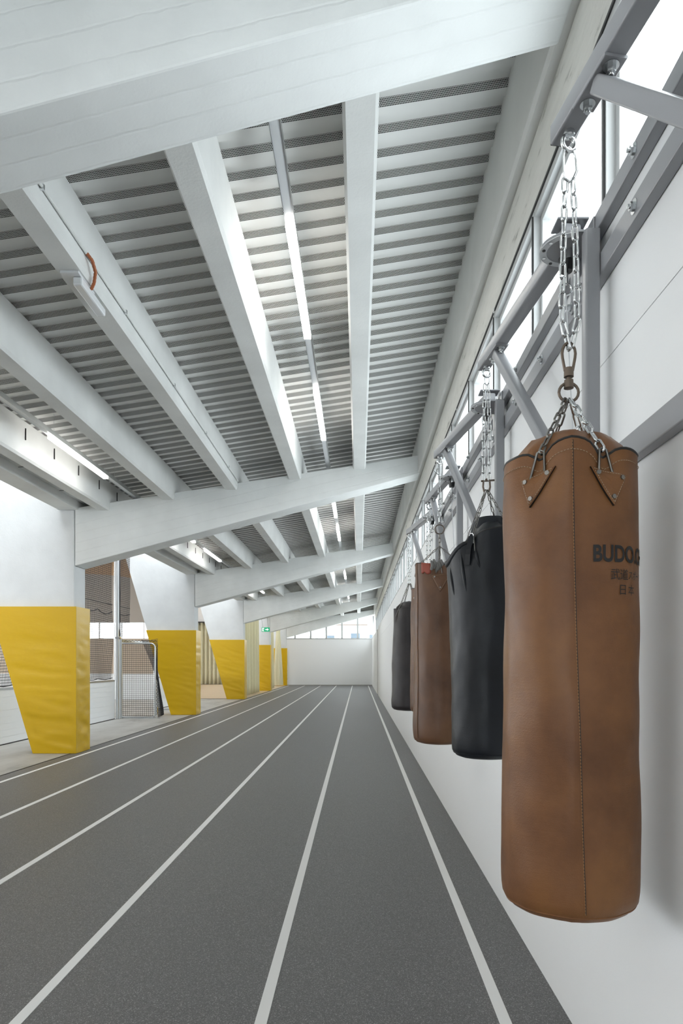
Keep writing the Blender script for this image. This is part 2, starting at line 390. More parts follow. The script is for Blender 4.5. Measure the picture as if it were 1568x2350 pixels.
# ---- main beams
ords = ['nearest', 'second', 'third', 'fourth', 'fifth', 'farthest']
for k, yb in enumerate(beamY):
    poly = [(-4.60, beam_bot(-4.60)), (0.99, beam_bot(0.99)), (0.99, beam_top(0.99)), (-4.60, beam_top(-4.60))]
    o = MB().prism(poly, yb, yb + BT).build('concrete_beam', 'beam', bevel=0.012, loc=(-1.8, yb, beam_bot(-1.8)))
    if k < 1: tag(o, 'white sloping concrete beam just behind the viewer', 'beam', 'sloping roof beams')
    else: tag(o, ['white painted sloping roof beam nearest the viewer, crossing the top of the picture', 'second sloping white roof beam, meeting the nearest yellow-padded column',
        'third sloping white roof beam, meeting the second yellow-padded column', 'fourth sloping white roof beam, meeting the third yellow-padded column',
        'fifth sloping white roof beam, meeting the fourth yellow-padded column', 'farthest sloping white roof beam, just before the end wall'][k - 1], 'beam', 'sloping roof beams')
# ---- purlins along the hall
plab = ['straight white roof purlin running between the window edge and the bright lamp row', 'white roof purlin just left of the bright lamp row', 'white roof purlin carrying the cable pipe and the emergency lamp',
        'white roof purlin just right of the dim left lamp row', 'white roof purlin with dark hooks, nearest to the column heads']
purl = []
for x, lb in zip(pur_x, plab):
    b = purlin_bot(x); w = PW / 2; tz = deck_z(x) + 0.02
    o = MB().prism([(x - w, b + 0.03), (x - w + 0.02, b), (x + w - 0.02, b), (x + w, b + 0.03), (x + w + 0.012, tz), (x - w - 0.012, tz)], Y0, YE + 0.1).build('roof_purlin', 'purlin', loc=(x, 18, b))
    tag(o, lb, 'purlin', 'roof purlins'); purl.append(o)
b6 = hz(2.47)
MB().prism([(-4.86, b6), (-4.54, b6), (-4.54, b6 + 0.75), (-4.86, b6 + 0.75)], Y0, YE + 0.2).build('edge_member', 'purlin', ce)
# gable closure over the end wall
MB().prism([(-4.9, beam_top(-4.9) - 0.3), (1.35, beam_top(1.35) - 0.3), (1.35, deck_z(1.35) + 0.2), (-4.9, deck_z(-4.9) + 0.2)], YE + 0.17, YE + 0.3).build('gable_closure', 'greyband', ce)
# ---- edge beam over the windows
eb = thing('edge_beam', (1.0, 18, hz(2.74)), 'grey concrete edge beam with worn cream lower lip above the window band', 'beam')
MB().prism([(0.96, hz(3.09)), (0.978, hz(3.07)), (1.03, hz(3.07)), (1.35, hz(3.07)), (1.35, hz(3.9)), (0.96, hz(3.9))], Y0, YE + 0.4).build('inner_face', 'edge', eb)
rows = []
for i in range(0, 333):
    yy = Y0 + i * 0.1505; j = 0.006 * noise.noise(Vector((yy * 1.7, 0, 3))) + 0.004 * noise.noise(Vector((yy * 9, 0, 1)))
    rows.append([(1.03, yy, hz(3.075)), (1.018 + j, yy, hz(3.03) + j * 2), (1.02 + j * 0.5, yy, hz(2.93)), (1.036, yy, hz(2.80)), (1.052, yy, hz(2.745)), (1.07, yy, hz(2.738)), (1.20, yy, hz(2.738)), (1.24, yy, hz(2.80)), (1.24, yy, hz(3.075))])
MB().grid(rows, closed=True, flip=True).build('lower_lip', 'edge_cream', eb, smooth=50)
rod = MB()
for k in range(22): rod.cyl((1.06, 1.2 + 2.05 * k, HEAD + 0.012), (1.06, 1.22 + 2.05 * k, HEAD - 0.02), 0.012, 8)
rod.build('fixing_lug', 'frame', eb)

# ---- columns and pads
XC = -4.61
def col_left(z): return -5.25 - 0.295 * z
clab = ['nearest', 'second', 'third', 'fourth', 'farthest']
for k, yb in enumerate(colY):
    poly = [(col_left(0), 0), (XC, 0), (XC, hz(2.47)), (-4.88, hz(2.47)), (-4.88, 5.5), (col_left(5.5), 5.5)]
    o = MB().prism(poly, yb, yb + 0.45).build('concrete_column', 'column', bevel=0.012, loc=(-4.93, yb + 0.22, 0))
    tag(o, f'{clab[k]} pale concrete column leaning outwards at its left edge, above a yellow pad', 'column', 'leaning columns')
def pad(yb, k):
    y0, y1 = yb - 0.058, yb + 0.45 + 0.058; zt = 2.372; g = 0.055; rows = []
    NZ = 66
    for i in range(NZ + 1):
        z = 0.004 + (zt - 0.004) * i / NZ; xl = col_left(z) - g + 0.05; xr = XC + g; row = []
        amp = 0.024 * (1.08 - z / zt)
        if i < 2: amp *= 0.5
        def side(p0, p1, n, nrm, sc):
            for j in range(n):
                u = j / n; p = Vector(p0).lerp(Vector(p1), u); e = min(1, 7 * u, 7 * (1 - u)) if n > 4 else 0
                q = Vector((p.x * 0.9 + p.y * 1.3 + k * 9.1, p.y * 0.7, p.z * sc + 0.55 * p.x * (1 + 0.3 * k)))
                f = noise.noise(q) + 0.55 * noise.noise(q * 2.3)
                f = 1 - abs(f) * 2.2
                row.append(p + Vector(nrm) * (amp * e * (f - 0.4) * 0.62))
        c = [(xl, y0, z), (xr, y0, z), (xr, y1, z), (xl, y1, z)]
        side(c[0], c[1], 34, (0, -1, 0), 3.6); side(c[1], c[2], 16, (1, 0, 0), 5.5); side(c[2], c[3], 8, (0, 1, 0), 5); side(c[3], c[0], 8, (-1, 0, 0), 5)
        rows.append(row)
    top = rows[-1]; ins = []
    cx = sum(p.x for p in top) / len(top); cy = (y0 + y1) / 2
    for p in top:
        xl = col_left(zt); ins.append(Vector((min(max(p.x, xl + 0.002), XC - 0.002), min(max(p.y, yb + 0.002), yb + 0.448), zt)))
    rows.append(ins)
    t = thing('column_pad', (-4.95, yb + 0.2, 0), f'{clab[k]} yellow vinyl crash pad wrapped round a column foot', 'pad', 'yellow column pads')
    MB().grid(rows, closed=True).build('padding', 'yellow', t, smooth=38)
    s = MB(); s.bar((XC + g, y0 + 0.003, 0.02), (XC + g, y0 + 0.003, zt - 0.01), 0.005, 0.005, up=(0, 1, 0)); s.build('edge_seam', 'pad_seam', t)
for k, yb in enumerate(colY): pad(yb, k)

# ------------------------------------------------------------------ linear lights
spans = [(5.0, 6.74), (8.06, 9.83), (13.35, 15.1), (16.2, 17.95), (21.4, 23.15), (24.4, 26.15), (29.5, 31.25), (32.5, 34.25), (37.6, 39.35), (40.6, 42.2)]
def light_run(x, zb, lb):
    t = thing('linear_light', (x, 18, zb), lb, 'lamp')
    s = MB().box(x - 0.032, x + 0.032, Y0 + 0.2, YE - 0.2, zb, zb + 0.05)
    s.build('trunking', 'trunk', t)
    MB().box(x - 0.036, x - 0.032, Y0 + 0.2, YE - 0.2, zb - 0.006, zb + 0.05).build('side_profile', 'alu', t)
    MB().box(x + 0.032, x + 0.036, Y0 + 0.2, YE - 0.2, zb - 0.006, zb + 0.05).build('side_profile', 'alu', t)
    for (a, b) in [(-3.9, -2.2), (-0.9, 0.85)] + spans:
        MB().box(x - 0.033, x + 0.033, a, b, zb - 0.045, zb - 0.002).build('diffuser', 'lamp', t)
    yy = -4.0
    while yy < YE - 1:
        MB().cyl((x, yy, zb + 0.05), (x, yy, deck_z(x) - 0.001), 0.003, 5).build('suspension_rod', 'zinc', t); yy += 2.025
light_run(-0.505, hz(3.235), 'bright row of linear ceiling lamps beside the straight purlin')
light_run(-3.64, hz(2.685), 'dimmer row of linear ceiling lamps nearer the columns')

# ---- cable pipe, emergency lamp, hooks
px = pur_x[2]; pb = purlin_bot(px)
o = MB(); o.cyl((px + PW / 2 + 0.018, Y0, pb + 0.13), (px + PW / 2 + 0.018, 11.0, pb + 0.13), 0.010, 8)
cp = o.build('cable_pipe', 'purlin', loc=(px, 3, pb + 0.13)); tag(cp, 'thin grey cable pipe along the side of the third purlin', 'pipe')
for yy in (1.2, 2.7, 4.2, 5.7, 7.2, 8.7, 10.2): MB().box(px + PW / 2 + 0.002, px + PW / 2 + 0.03, yy - 0.01, yy + 0.01, pb + 0.115, pb + 0.146).build('pipe_clip', 'zinc', cp)
el = thing('emergency_lamp', (px, 5.05, pb), 'small clear plastic emergency lamp under the cable purlin', 'lamp')
MB().box(px - 0.06, px + 0.075, 4.86, 5.16, pb - 0.022, pb - 0.001).build('mounting_plate', 'trunk', el, bevel=0.004)
MB().box(px + 0.015, px + 0.085, 4.90, 5.36, pb - 0.085, pb - 0.022).build('cover', 'clear', el, bevel=0.012)
h = [(px + PW / 2 + 0.02, 4.88, pb + 0.13), (px + PW / 2 + 0.045, 4.92, pb + 0.10), (px + PW / 2 + 0.045, 4.98, pb + 0.05), (px + PW / 2 + 0.015, 5.03, pb + 0.0), (px + 0.088, 5.06, pb - 0.03)]
hs = []
for i in range(len(h) - 1):
    for j in range(6): hs.append(Vector(h[i]).lerp(Vector(h[i + 1]), j / 6))
hs.append(Vector(h[-1]))
MB().tube(hs, [0.011 + 0.002 * (i % 2) for i in range(len(hs))], 8).build('orange_hose', 'orange', el, smooth=60)
p5 = pur_x[4]
for k in range(24):
    yy = 5.9 + 0.78 * k
    MB().bar((p5 + PW / 2 + 0.014, yy, purlin_bot(p5) + 0.22), (p5 + PW / 2 + 0.014, yy, purlin_bot(p5) + 0.36), 0.012, 0.012, up=(0, 1, 0)).build('hook', 'gasket', purl[4])
for k in range(8):
    yy = 6.6 + 1.25 * k
    MB().tube([(-4.56, yy, hz(2.60)), (-4.42, yy + 0.05, hz(2.625)), (-4.27, yy + 0.02, hz(2.648))], 0.004, 5).build('wire', 'gasket', purl[4])

# ------------------------------------------------------------------ bag rack on the right wall
XR = 0.832
rack = thing('bag_rack', (0.85, 4, 2.1), 'grey steel wall rack of long rails and short posts behind the punching bags', 'rack')
R0, R1 = -1.2, 7.32
rail = MB()
for (za, zb) in ((hz(1.511), hz(1.575)), (hz(1.337), hz(1.412)), (hz(0.622), hz(0.7035))):
    MB().box(XR, XW - 0.001, R0, R1, za, zb).build('rail', 'steel', rack, bevel=0.004)
piv = [0.94, 2.48, 4.02, 5.56, 7.06]
eye = [(0.600, 1.95), (0.655, 3.496), (0.596, 5.03), (0.665, 6.48), (0.60, 8.06)]
XP = 0.765
ZA = 2.987                       # underside of an arm
def hexbolt(a, axis, r, h):
    m_ = MB(); a = Vector(a); ax = Vector(axis).normalized()
    m_.cyl(a, a + ax * 0.003, r * 1.7, 16); m_.cyl(a + ax * 0.003, a + ax * (0.003 + h), r, 6); m_.cyl(a + ax * (0.003 + h), a + ax * (0.010 + h), r * 0.55, 10)
    return m_
post_m = MB().bar((0, 0, 0.0), (0, 0, 0.86), 0.05, 0.05, up=(0, 1, 0), r=0.006).mesh('post', 'steel', smooth=40)
bolt_x = hexbolt((0, 0, 0), (-1, 0, 0), 0.013, 0.012).mesh('bolt', 'zinc', smooth=40)
bolt_z = hexbolt((0, 0, 0), (0, 0, -1), 0.012, 0.016).mesh('bolt', 'zinc', smooth=40)
for p in piv:
    yp = p - 0.11
    place(post_m, 'post', rack, (0.806, yp, 2.105))
    # clamp plates on the rails
    for dy in (-0.03, 0.13):
        MB().box(XR - 0.007, XR - 0.0005, p + dy - 0.05, p + dy + 0.05, hz(1.35), hz(1.57)).build('clamp_plate', 'steel', rack, bevel=0.004)
    MB().box(XR - 0.007, XR - 0.0005, yp - 0.07, yp + 0.07, hz(0.60), hz(0.72)).build('clamp_plate', 'steel', rack, bevel=0.004)
    for dy, dz in ((0.02, 1.375), (0.17, 1.375), (0.02, 1.545), (0.17, 1.545), (-0.42, 1.375), (-0.42, 1.545), (0.62, 1.375)):
        place(bolt_x, 'bolt', rack, (XR - (0.007 if abs(dy) < 0.3 else 0), p + dy, hz(dz)))
def arc_plate(cx, cy, r, xwall, n=22, hw=None):
    hw = hw or r
    pts = [(xwall, cy - hw), (xwall, cy + hw)]
    for i in range(n + 1):
        a = R(90 + 180 * i / n); pts.append((cx + r * math.cos(a), cy + r * math.sin(a)))
    return pts
alabs = ['carrying the largest tan bag beside the viewer', 'carrying the black bag', 'carrying the brown bag with red tape', 'carrying the brown bag hidden behind others', 'carrying the farthest dark bag']
for k, (p, (ex, ey)) in enumerate(zip(piv, eye)):
    a = thing('swing_arm', (XP, p, ZA), 'grey steel swing arm with diagonal brace, ' + alabs[k], 'bracket', 'swing arms of the bag rack')
    ax = Vector((XP, p, 0)); d = (Vector((ex, ey, 0)) - ax); Ln = d.length; d.normalize(); sd = Vector((d.y, -d.x, 0))
    zc = ZA + 0.03
    end = ax + d * (Ln + 0.055)
    MB().bar(Vector((XP, p, zc)) - d * 0.03, Vector((end.x, end.y, zc)), 0.06, 0.06, r=0.007).build('arm', 'steel', a, smooth=40)
    MB().bar(Vector((end.x, end.y, zc)), Vector((end.x, end.y, zc)) + d * 0.004, 0.056, 0.056).build('end_cap', 'black', a)
    lo = arc_plate(XP, p, 0.105, XR - 0.0085)
    pl = MB().disc_poly(lo, ZA - 0.016, ZA - 0.008).build('lower_plate', 'steel', a)
    ring = [(XP + 0.104 * math.cos(R(95 + 170 * i / 20)), p + 0.104 * math.sin(R(95 + 170 * i / 20))) for i in range(21)]
    ring += [(XP + 0.080 * math.cos(R(265 - 170 * i / 20)), p + 0.080 * math.sin(R(265 - 170 * i / 20))) for i in range(21)]
    n = 42; rg = MB()
    rg.add([(x, y, ZA - 0.019) for x, y in ring] + [(x, y, ZA - 0.016) for x, y in ring],
           [(i, i + 1, 40 - i, 41 - i)[::-1] for i in range(20)] + [(i, (i + 1) % 42, 42 + (i + 1) % 42, 42 + i) for i in range(42)])
    rg.build('stop_ring', 'trunk', pl)
    for aa in (120, 150, 180, 210, 240):
        q = (XP + 0.092 * math.cos(R(aa)), p + 0.092 * math.sin(R(aa)), ZA - 0.019)
        MB().cyl(q, (q[0], q[1], q[2] - 0.003), 0.006, 10).build('stop_hole', 'zinc' if aa in (150, 210) else 'gasket', pl)
    MB().disc_poly([(XP - 0.055, p - 0.045), (XR - 0.0085, p - 0.045), (XR - 0.0085, p + 0.045), (XP - 0.055, p + 0.045)], ZA + 0.068, ZA + 0.076).build('upper_plate', 'steel', a, bevel=0.003)
    MB().cyl((XP, p, ZA - 0.05), (XP, p, ZA + 0.085), 0.014, 12).build('pivot_pin', 'zinc', a, smooth=40)
    MB().tube([(XP - 0.005, p + 0.02, ZA - 0.016), (XP - 0.005, p + 0.02, ZA - 0.035), (XP - 0.005, p + 0.02, ZA - 0.036), (XP - 0.005, p + 0.02, ZA - 0.085)], [0.022, 0.022, 0.028, 0.022], 14).build('lock_knob', 'black', a, smooth=40)
    MB().cyl((XP - 0.005, p + 0.02, ZA - 0.085), (XP - 0.005, p + 0.02, ZA - 0.13), 0.008, 8).build('lock_shaft', 'zinc', a, smooth=60)
    ri = [(XP - 0.005 + 0.020 * math.cos(R(20 * i)), p + 0.02, ZA - 0.150 + 0.020 * math.sin(R(20 * i))) for i in range(18)]
    MB().tube(ri, 0.0045, 6, closed=True).build('lock_ring', 'zinc', a, smooth=60)
    MB().tube([(XP - 0.005, p + 0.02, ZA - 0.17), (XP + 0.01, p + 0.02, ZA - 0.5), (XP + 0.03, p + 0.02, ZA - 0.92)], 0.0022, 5).build('pull_cord', 'trunk', a)
    # brace
    q = ax + d * (Ln - 0.17); top = Vector((q.x, q.y, ZA - 0.006)); bot = Vector((XP, p, 2.12))
    bd = (bot - top).normalized()
    MB().bar(top + bd * 0.01, bot, 0.045, 0.045, up=(d.x, d.y, 0.3), r=0.006).build('brace', 'steel', a, smooth=40)
    bp = MB().bar(Vector((q.x, q.y, ZA - 0.004)) - d * 0.085, Vector((q.x, q.y, ZA - 0.004)) + d * 0.085, 0.062, 0.008, r=0.003).build('brace_plate', 'steel', a)
    for s_ in (-0.06, 0.06):
        place(bolt_z, 'bolt', a, (q.x + d.x * s_, q.y + d.y * s_, ZA - 0.008))
    MB().disc_poly([(XP - 0.03, p - 0.035), (0.78, p - 0.09), (0.78, p + 0.035), (XP - 0.03, p + 0.035)], 2.085, 2.095).build('foot_plate', 'steel', a)
    MB().cyl((XP, p, 2.075), (XP, p, 2.15), 0.018, 12).build('foot_pin', 'zinc', a, smooth=40)
    # eye bolt at the arm end
    MB().cyl((ex, ey, ZA), (ex, ey, ZA - 0.012), 0.017, 12).build('eye_shank', 'zinc', a, smooth=40)
    er = [(ex + d.x * 0.0 + 0.021 * math.cos(R(15 * i)) * 0.94, ey + 0.021 * math.cos(R(15 * i)) * 0.34, ZA - 0.033 + 0.021 * math.sin(R(15 * i))) for i in range(24)]
    MB().tube(er, 0.0065, 8, closed=True).build('eye_ring', 'zinc', a, smooth=60)

# ------------------------------------------------------------------ chains
def link_mesh(name, L, Wd, wr_, mt):
    pts = []; hw = Wd / 2 - wr_; hl = L / 2 - wr_ - hw
    for i in range(7): a_ = R(180 * i / 6); pts.append((hw * math.cos(a_), 0, hl + hw * math.sin(a_)))
    for i in range(7): a_ = R(180 + 180 * i / 6); pts.append((hw * math.cos(a_), 0, -hl + hw * math.sin(a_)))
    return MB().tube(pts, wr_, 6, closed=True).mesh(name, mt, smooth=60)
LK = {'z': link_mesh('chain_link', 0.051, 0.023, 0.0034, 'zinc'), 'd': link_mesh('chain_link', 0.045, 0.020, 0.0031, 'dark_zinc'), 's': link_mesh('chain_link', 0.036, 0.016, 0.0024, 'dark_zinc')}
PT = {'z': 0.0425, 'd': 0.0375, 's': 0.031}
def strand(parent, pts, kind, phase=0, tw=0.0):
    pts = [Vector(p) for p in pts]; seg = [(pts[i + 1] - pts[i]).length for i in range(len(pts) - 1)]; T = sum(seg)
    n = max(1, round(T / PT[kind])); 
    for i in range(n):
        s_ = (i + 0.5) / n * T; k = 0
        while k < len(seg) - 1 and s_ > seg[k]: s_ -= seg[k]; k += 1
        p = pts[k].lerp(pts[k + 1], s_ / seg[k]); d = (pts[k + 1] - pts[k]).normalized()
        q = Vector((0, 0, 1)).rotation_difference(d if d.z > 0 else -d)
        q = q @ Quaternion((0, 0, 1), R(90 * ((i + phase) % 2) + 20 + tw + random.uniform(-9, 9)))
        place(LK[kind], 'chain_link', parent, p, q)
def dring(parent, p, w, h, tilt, mt='dark_zinc', wr_=0.0038):
    """open D ring whose straight foot is at p"""
    p = Vector(p); ux = Vector((math.cos(tilt), math.sin(tilt), 0)); pts = []
    for i in range(9):
        a_ = R(180 * i / 8); pts.append(p + ux * (w / 2 * math.cos(a_)) + Vector((0, 0, h - w / 2 + w / 2 * math.sin(a_))))
    pts = [p + ux * (w / 2)] + pts + [p - ux * (w / 2)]
    return MB().tube(pts, wr_, 6).build('d_ring', mt, parent, smooth=60)

# ------------------------------------------------------------------ bags
def bag_pt(cx, cy, r, phi, z): return Vector((cx + r * math.sin(phi), cy - r * math.cos(phi), z))
def wrap_mesh(mb, name, mt, parent, smooth=None, kind=None): return mb.build(name, mt, parent, smooth=smooth, kind=kind)
def make_bag(name, label, cx, cy, z0, z1, r, mt, chains, seam, rim_dip=0.035, pinch=0.02, dome=0.085, seed=0, taper=0.0, collapse=None, cat='punching bag'):
    t = thing(name, (cx, cy, z0), label, cat, 'hanging punching bags')
    NS, NZ = 72, 56
    def rad(phi, u):                      # u: 0 bottom .. 1 top
        rr = r * (1 + taper * (0.5 - u))
        q = Vector((math.sin(phi) * 1.1 + seed * 3.7, math.cos(phi) * 1.1, u * 3.0))
        rr += 0.010 * noise.noise(q) + 0.004 * noise.noise(q * 2.7)
        for c in chains:
            dphi = (phi - c + math.pi) % (2 * math.pi) - math.pi
            rr -= pinch * math.exp(-(dphi / 0.22) ** 2) * max(0, (u - 0.86) / 0.14) ** 1.3
        if seam is not None:
            dphi = (phi - seam + math.pi) % (2 * math.pi) - math.pi
            rr += 0.0035 * math.exp(-(dphi / 0.035) ** 2) + 0.012 * math.exp(-(dphi / 0.28) ** 2) * max(0, (u - 0.8) / 0.2)
        if collapse:
            dphi = (phi - collapse[0] + math.pi) % (2 * math.pi) - math.pi
            rr -= collapse[1] * math.exp(-(dphi / 0.8) ** 2) * max(0, (u - collapse[2]) / (1 - collapse[2])) ** 1.2
        return rr
    def rim(phi):
        z = z1
        for c in chains:
            dphi = (phi - c + math.pi) % (2 * math.pi) - math.pi
            z -= rim_dip * math.exp(-(dphi / 0.15) ** 2)
        if seam is not None:
            dphi = (phi - seam + math.pi) % (2 * math.pi) - math.pi; z += 0.020 * math.exp(-(dphi / 0.34) ** 2)
        z += 0.006 * noise.noise(Vector((math.sin(phi) * 2 + seed, math.cos(phi) * 2, 5)))
        if collapse:
            dphi = (phi - collapse[0] + math.pi) % (2 * math.pi) - math.pi; z -= collapse[3] * math.exp(-(dphi / 0.9) ** 2)
        return z
    phis = [2 * math.pi * i / NS for i in range(NS)]
    rad.surf = lambda phi, z: rad(phi, (z - z0 - 0.020) / (rim(phi) - z0 - 0.020))
    rows = []
    rows.append([Vector((cx, cy, z0 - 0.022)) + (bag_pt(0, 0, 0.001, f, 0)) for f in phis])
    for fr, dz in ((0.40, -0.021), (0.70, -0.014), (0.86, -0.004), (0.925, 0.010)):
        rows.append([bag_pt(cx, cy, rad(f, 0) * fr, f, z0 + dz) for f in phis])
    for i in range(NZ + 1):
        u = i / NZ; row = []
        for f in phis:
            zz = z0 + 0.020 + (rim(f) - z0 - 0.020) * u
            rr = rad(f, u); b = (zz - z0 - 0.01) / 0.11
            if b < 1: rr *= 0.945 + 0.055 * math.sqrt(max(0, 1 - (1 - b) ** 2))
            row.append(bag_pt(cx, cy, rr, f, zz))
        rows.append(row)
    MB().grid(rows, closed=True).build('body', mt, t, smooth=75)
    # rolled rim, top flap, bottom seam
    rp = [bag_pt(cx, cy, rad(f, 1) - 0.002, f, rim(f)) for f in phis]
    MB().tube(rp, 0.0042, 6, closed=True).build('rim_piping', 'piping', t, smooth=60)
    rr_ = []
    for fr, dz in ((0.97, -0.012), (0.93, 0.15), (0.82, 0.50), (0.62, 0.80), (0.35, 0.96), (0.12, 1.0), (0.005, 1.0)):
        row = []
        for f in phis:
            wob = 0.008 * noise.noise(Vector((fr * 6 * math.sin(f) + seed, fr * 6 * math.cos(f), 9)))
            zz = (z1 - 0.04) + dome * dz + wob if dz >= 0 else rim(f) + dz
            if collapse:
                dphi = (f - collapse[0] + math.pi) % (2 * math.pi) - math.pi; zz -= (collapse[3] + 0.02) * math.exp(-(dphi / 0.9) ** 2) * fr if dz >= 0 else 0
            row.append(bag_pt(cx, cy, rad(f, 1) * fr, f, min(zz, rim(f) - 0.004) if fr > 0.9 else zz))
        rr_.append(row)
    MB().grid(rr_, closed=True).build('top_flap', mt, t, smooth=75)
    bs = [bag_pt(cx, cy, rad(f, 0) * 0.928, f, z0 + 0.011) for f in phis]
    MB().tube(bs, 0.0035, 5, closed=True).build('bottom_seam', mt, t, smooth=60)
    return t, rad, rim
def dashes(path, ln, gap, r):
    mb = MB(); path = [Vector(p) for p in path]; acc = 0; on = 0
    T = [0]
    for i in range(len(path) - 1): T.append(T[-1] + (path[i + 1] - path[i]).length)
    def at(s_):
        k = 0
        while k < len(T) - 2 and s_ > T[k + 1]: k += 1
        return path[k].lerp(path[k + 1], (s_ - T[k]) / max(1e-6, T[k + 1] - T[k]))
    s_ = 0
    while s_ + ln < T[-1]:
        mb.tube([at(s_), at(s_ + ln)], r, 4); s_ += ln + gap
    return mb
def patch(t, rad, z0, z1, cx, cy, corners, mt, edge_mt='piping', rivets=True, thick=0.010):
    """flat leather patch, corners given as (phi, z), laid on the bag"""
    n = 6; top = []; cs = [Vector((f, z, 0)) for f, z in corners]; cen = sum(cs, Vector()) / len(cs)
    out = []
    for i in range(len(cs)):
        for j in range(n): out.append(cs[i].lerp(cs[(i + 1) % len(cs)], j / n))
    def P(c, off):
        return bag_pt(cx, cy, rad.surf(c.x, c.y) + off, c.x, c.y)
    rows = [[P(c, -0.004) for c in out], [P(c, thick * 0.75) for c in out], [P(cen.lerp(c, 0.93), thick) for c in out], [P(cen.lerp(c, 0.5), thick + 0.003) for c in out], [P(cen.lerp(c, 0.02), thick + 0.004) for c in out]]
    mb = MB(); mb.grid(rows[:2], closed=True, mi=1, flip=True); mb.grid(rows[1:], closed=True, mi=0, flip=True)
    o = mb.build('chain_patch', [mt, edge_mt], t, smooth=40)
    path = [P(cen.lerp(c, 0.86), thick + 0.0016) for c in out]; path.append(path[0])
    dashes(path, 0.0045, 0.0025, 0.0008).build('stitching', 'thread', o, kind='stuff')
    if rivets:
        for c in cs:
            a_ = P(cen.lerp(c, 0.62), thick); nrm = (a_ - Vector((cx, cy, a_.z))).normalized()
            MB().cyl(a_, a_ + nrm * 0.005, 0.006, 12).build('rivet', 'dark_zinc', o, smooth=40)
    return o
def lettering(t, rad, z0, z1, cx, cy, text, size, phi0, zb, spacing=1.0, bold=0.0, sx=1.0):
    cu = bpy.data.curves.new('lettering', 'FONT'); cu.body = text; cu.size = size; cu.space_character = spacing; cu.offset = bold
    tmp = bpy.data.objects.new('lettering_tmp', cu); C.objects.link(tmp)
    bpy.context.view_layer.update()
    me = bpy.data.meshes.new_from_object(tmp.evaluated_get(bpy.context.evaluated_depsgraph_get()))
    bpy.data.objects.remove(tmp, do_unlink=True); bpy.data.curves.remove(cu)
    bm = bmesh.new(); bm.from_mesh(me); bmesh.ops.triangulate(bm, faces=bm.faces[:])
    for _ in range(4):
        es = [e for e in bm.edges if e.calc_length() > 0.006]
        if not es: break
        bmesh.ops.subdivide_edges(bm, edges=es, cuts=1); bmesh.ops.triangulate(bm, faces=[f for f in bm.faces if len(f.verts) > 3])
    org = wloc(t)
    for v_ in bm.verts:
        z = zb + v_.co.y; phi = phi0 + v_.co.x * sx / 0.19
        v_.co = bag_pt(cx, cy, rad.surf(phi, z) + 0.0022, phi, z) - org
    bm.to_mesh(me); bm.free(); me.materials.clear(); me.materials.append(M['ink'])
    o = bpy.data.objects.new('lettering', me); C.objects.link(o); o.parent = t; return o
bags_chain_lab = 'steel chain holding up '

# --- bag 1, the big tan one
cx, cy = eye[0]; z0, z1 = 0.795, 2.036
sm = R(-14.5); ch = [R(-43), R(14), R(137), R(194)]
b1, rad, rim = make_bag('punching_bag', 'largest tan leather punching bag in the foreground with black lettering', cx, cy, z0, z1, 0.186, 'leather', ch, sm, taper=0.05, seed=1, dome=0.125, rim_dip=0.026)
seam_path = []
for i in range(61):
    u = 0.003 + 0.99 * i / 60; f = sm + R(10) * (1 - u) ** 1.3; zz = z0 + 0.02 + (rim(f) - z0 - 0.02) * u; b = (zz - z0 - 0.01) / 0.11; k_ = 0.945 + 0.055 * math.sqrt(max(0, 1 - (1 - b) ** 2)) if b < 1 else 1.0
    seam_path.append(bag_pt(cx, cy, rad(f, u) * k_ + 0.0012, f, zz))
dashes(seam_path, 0.0055, 0.003, 0.0012).build('seam_stitching', 'thread_d', b1, kind='stuff')
groove = MB().tube([p + Vector((0.002, 0.0014, 0)) for p in seam_path], 0.0016, 5); groove.build('seam_groove', 'piping', b1)
st = []
for i in range(97):
    f = 2 * math.pi * i / 96; st.append(bag_pt(cx, cy, rad.surf(f, rim(f) - 0.032) + 0.0016, f, rim(f) - 0.032))
dashes(st, 0.0055, 0.003, 0.0010).build('rim_stitching', 'thread', b1, kind='stuff')
patch(b1, rad, z0, z1, cx, cy, [(R(-58), 1.963), (R(-27), 1.985), (R(-49), 1.886)], 'leather')
patch(b1, rad, z0, z1, cx, cy, [(R(0), 1.980), (R(32), 1.962), (R(20), 1.880)], 'leather')
patch(b1, rad, z0, z1, cx, cy, [(R(122), 1.97), (R(152), 1.97), (R(137), 1.88)], 'leather')
patch(b1, rad, z0, z1, cx, cy, [(R(179), 1.97), (R(209), 1.97), (R(194), 1.88)], 'leather')
lettering(b1, rad, z0, z1, cx, cy, 'BUDO.CH', 0.0600, R(2), 1.735, 1.02, 0.0017, sx=0.77)
lettering(b1, rad, z0, z1, cx, cy, '武道', 0.031, R(16.5), 1.690, 0.92, 0.0, sx=0.95)
lettering(b1, rad, z0, z1, cx, cy, 'スポーツ', 0.026, R(33.5), 1.691, 0.92, 0.0, sx=0.80)
lettering(b1, rad, z0, z1, cx, cy, '日本', 0.030, R(23.5), 1.651, 1.25, 0.0)
c1 = thing('hanging_chain', (cx, cy, 2.9), 'long doubled zinc chain with rusty swivel above the largest tan bag', 'chain', 'bag chains')
def carabiner(parent, cx, cy, zt, L=0.10, w=0.034, r=0.0042, mt='zinc', ang=0.25):
    pts = []; ux = Vector((math.cos(ang), math.sin(ang), 0))
    for a_, b_ in ((0.0, 0.0), (0.5, -0.10), (0.72, -0.30), (0.78, -0.62), (0.5, -0.85), (0.05, -1.0), (-0.35, -0.93), (-0.5, -0.7), (-0.5, -0.3), (-0.42, -0.08)):
        pts.append(Vector((cx, cy, zt)) + ux * (a_ * w) + Vector((0, 0, b_ * L)))
    return MB().tube(pts, r, 8, closed=True).build('snap_hook', mt, parent, smooth=60)
carabiner(c1, cx, cy, ZA - 0.044, 0.098)
zt = ZA - 0.133
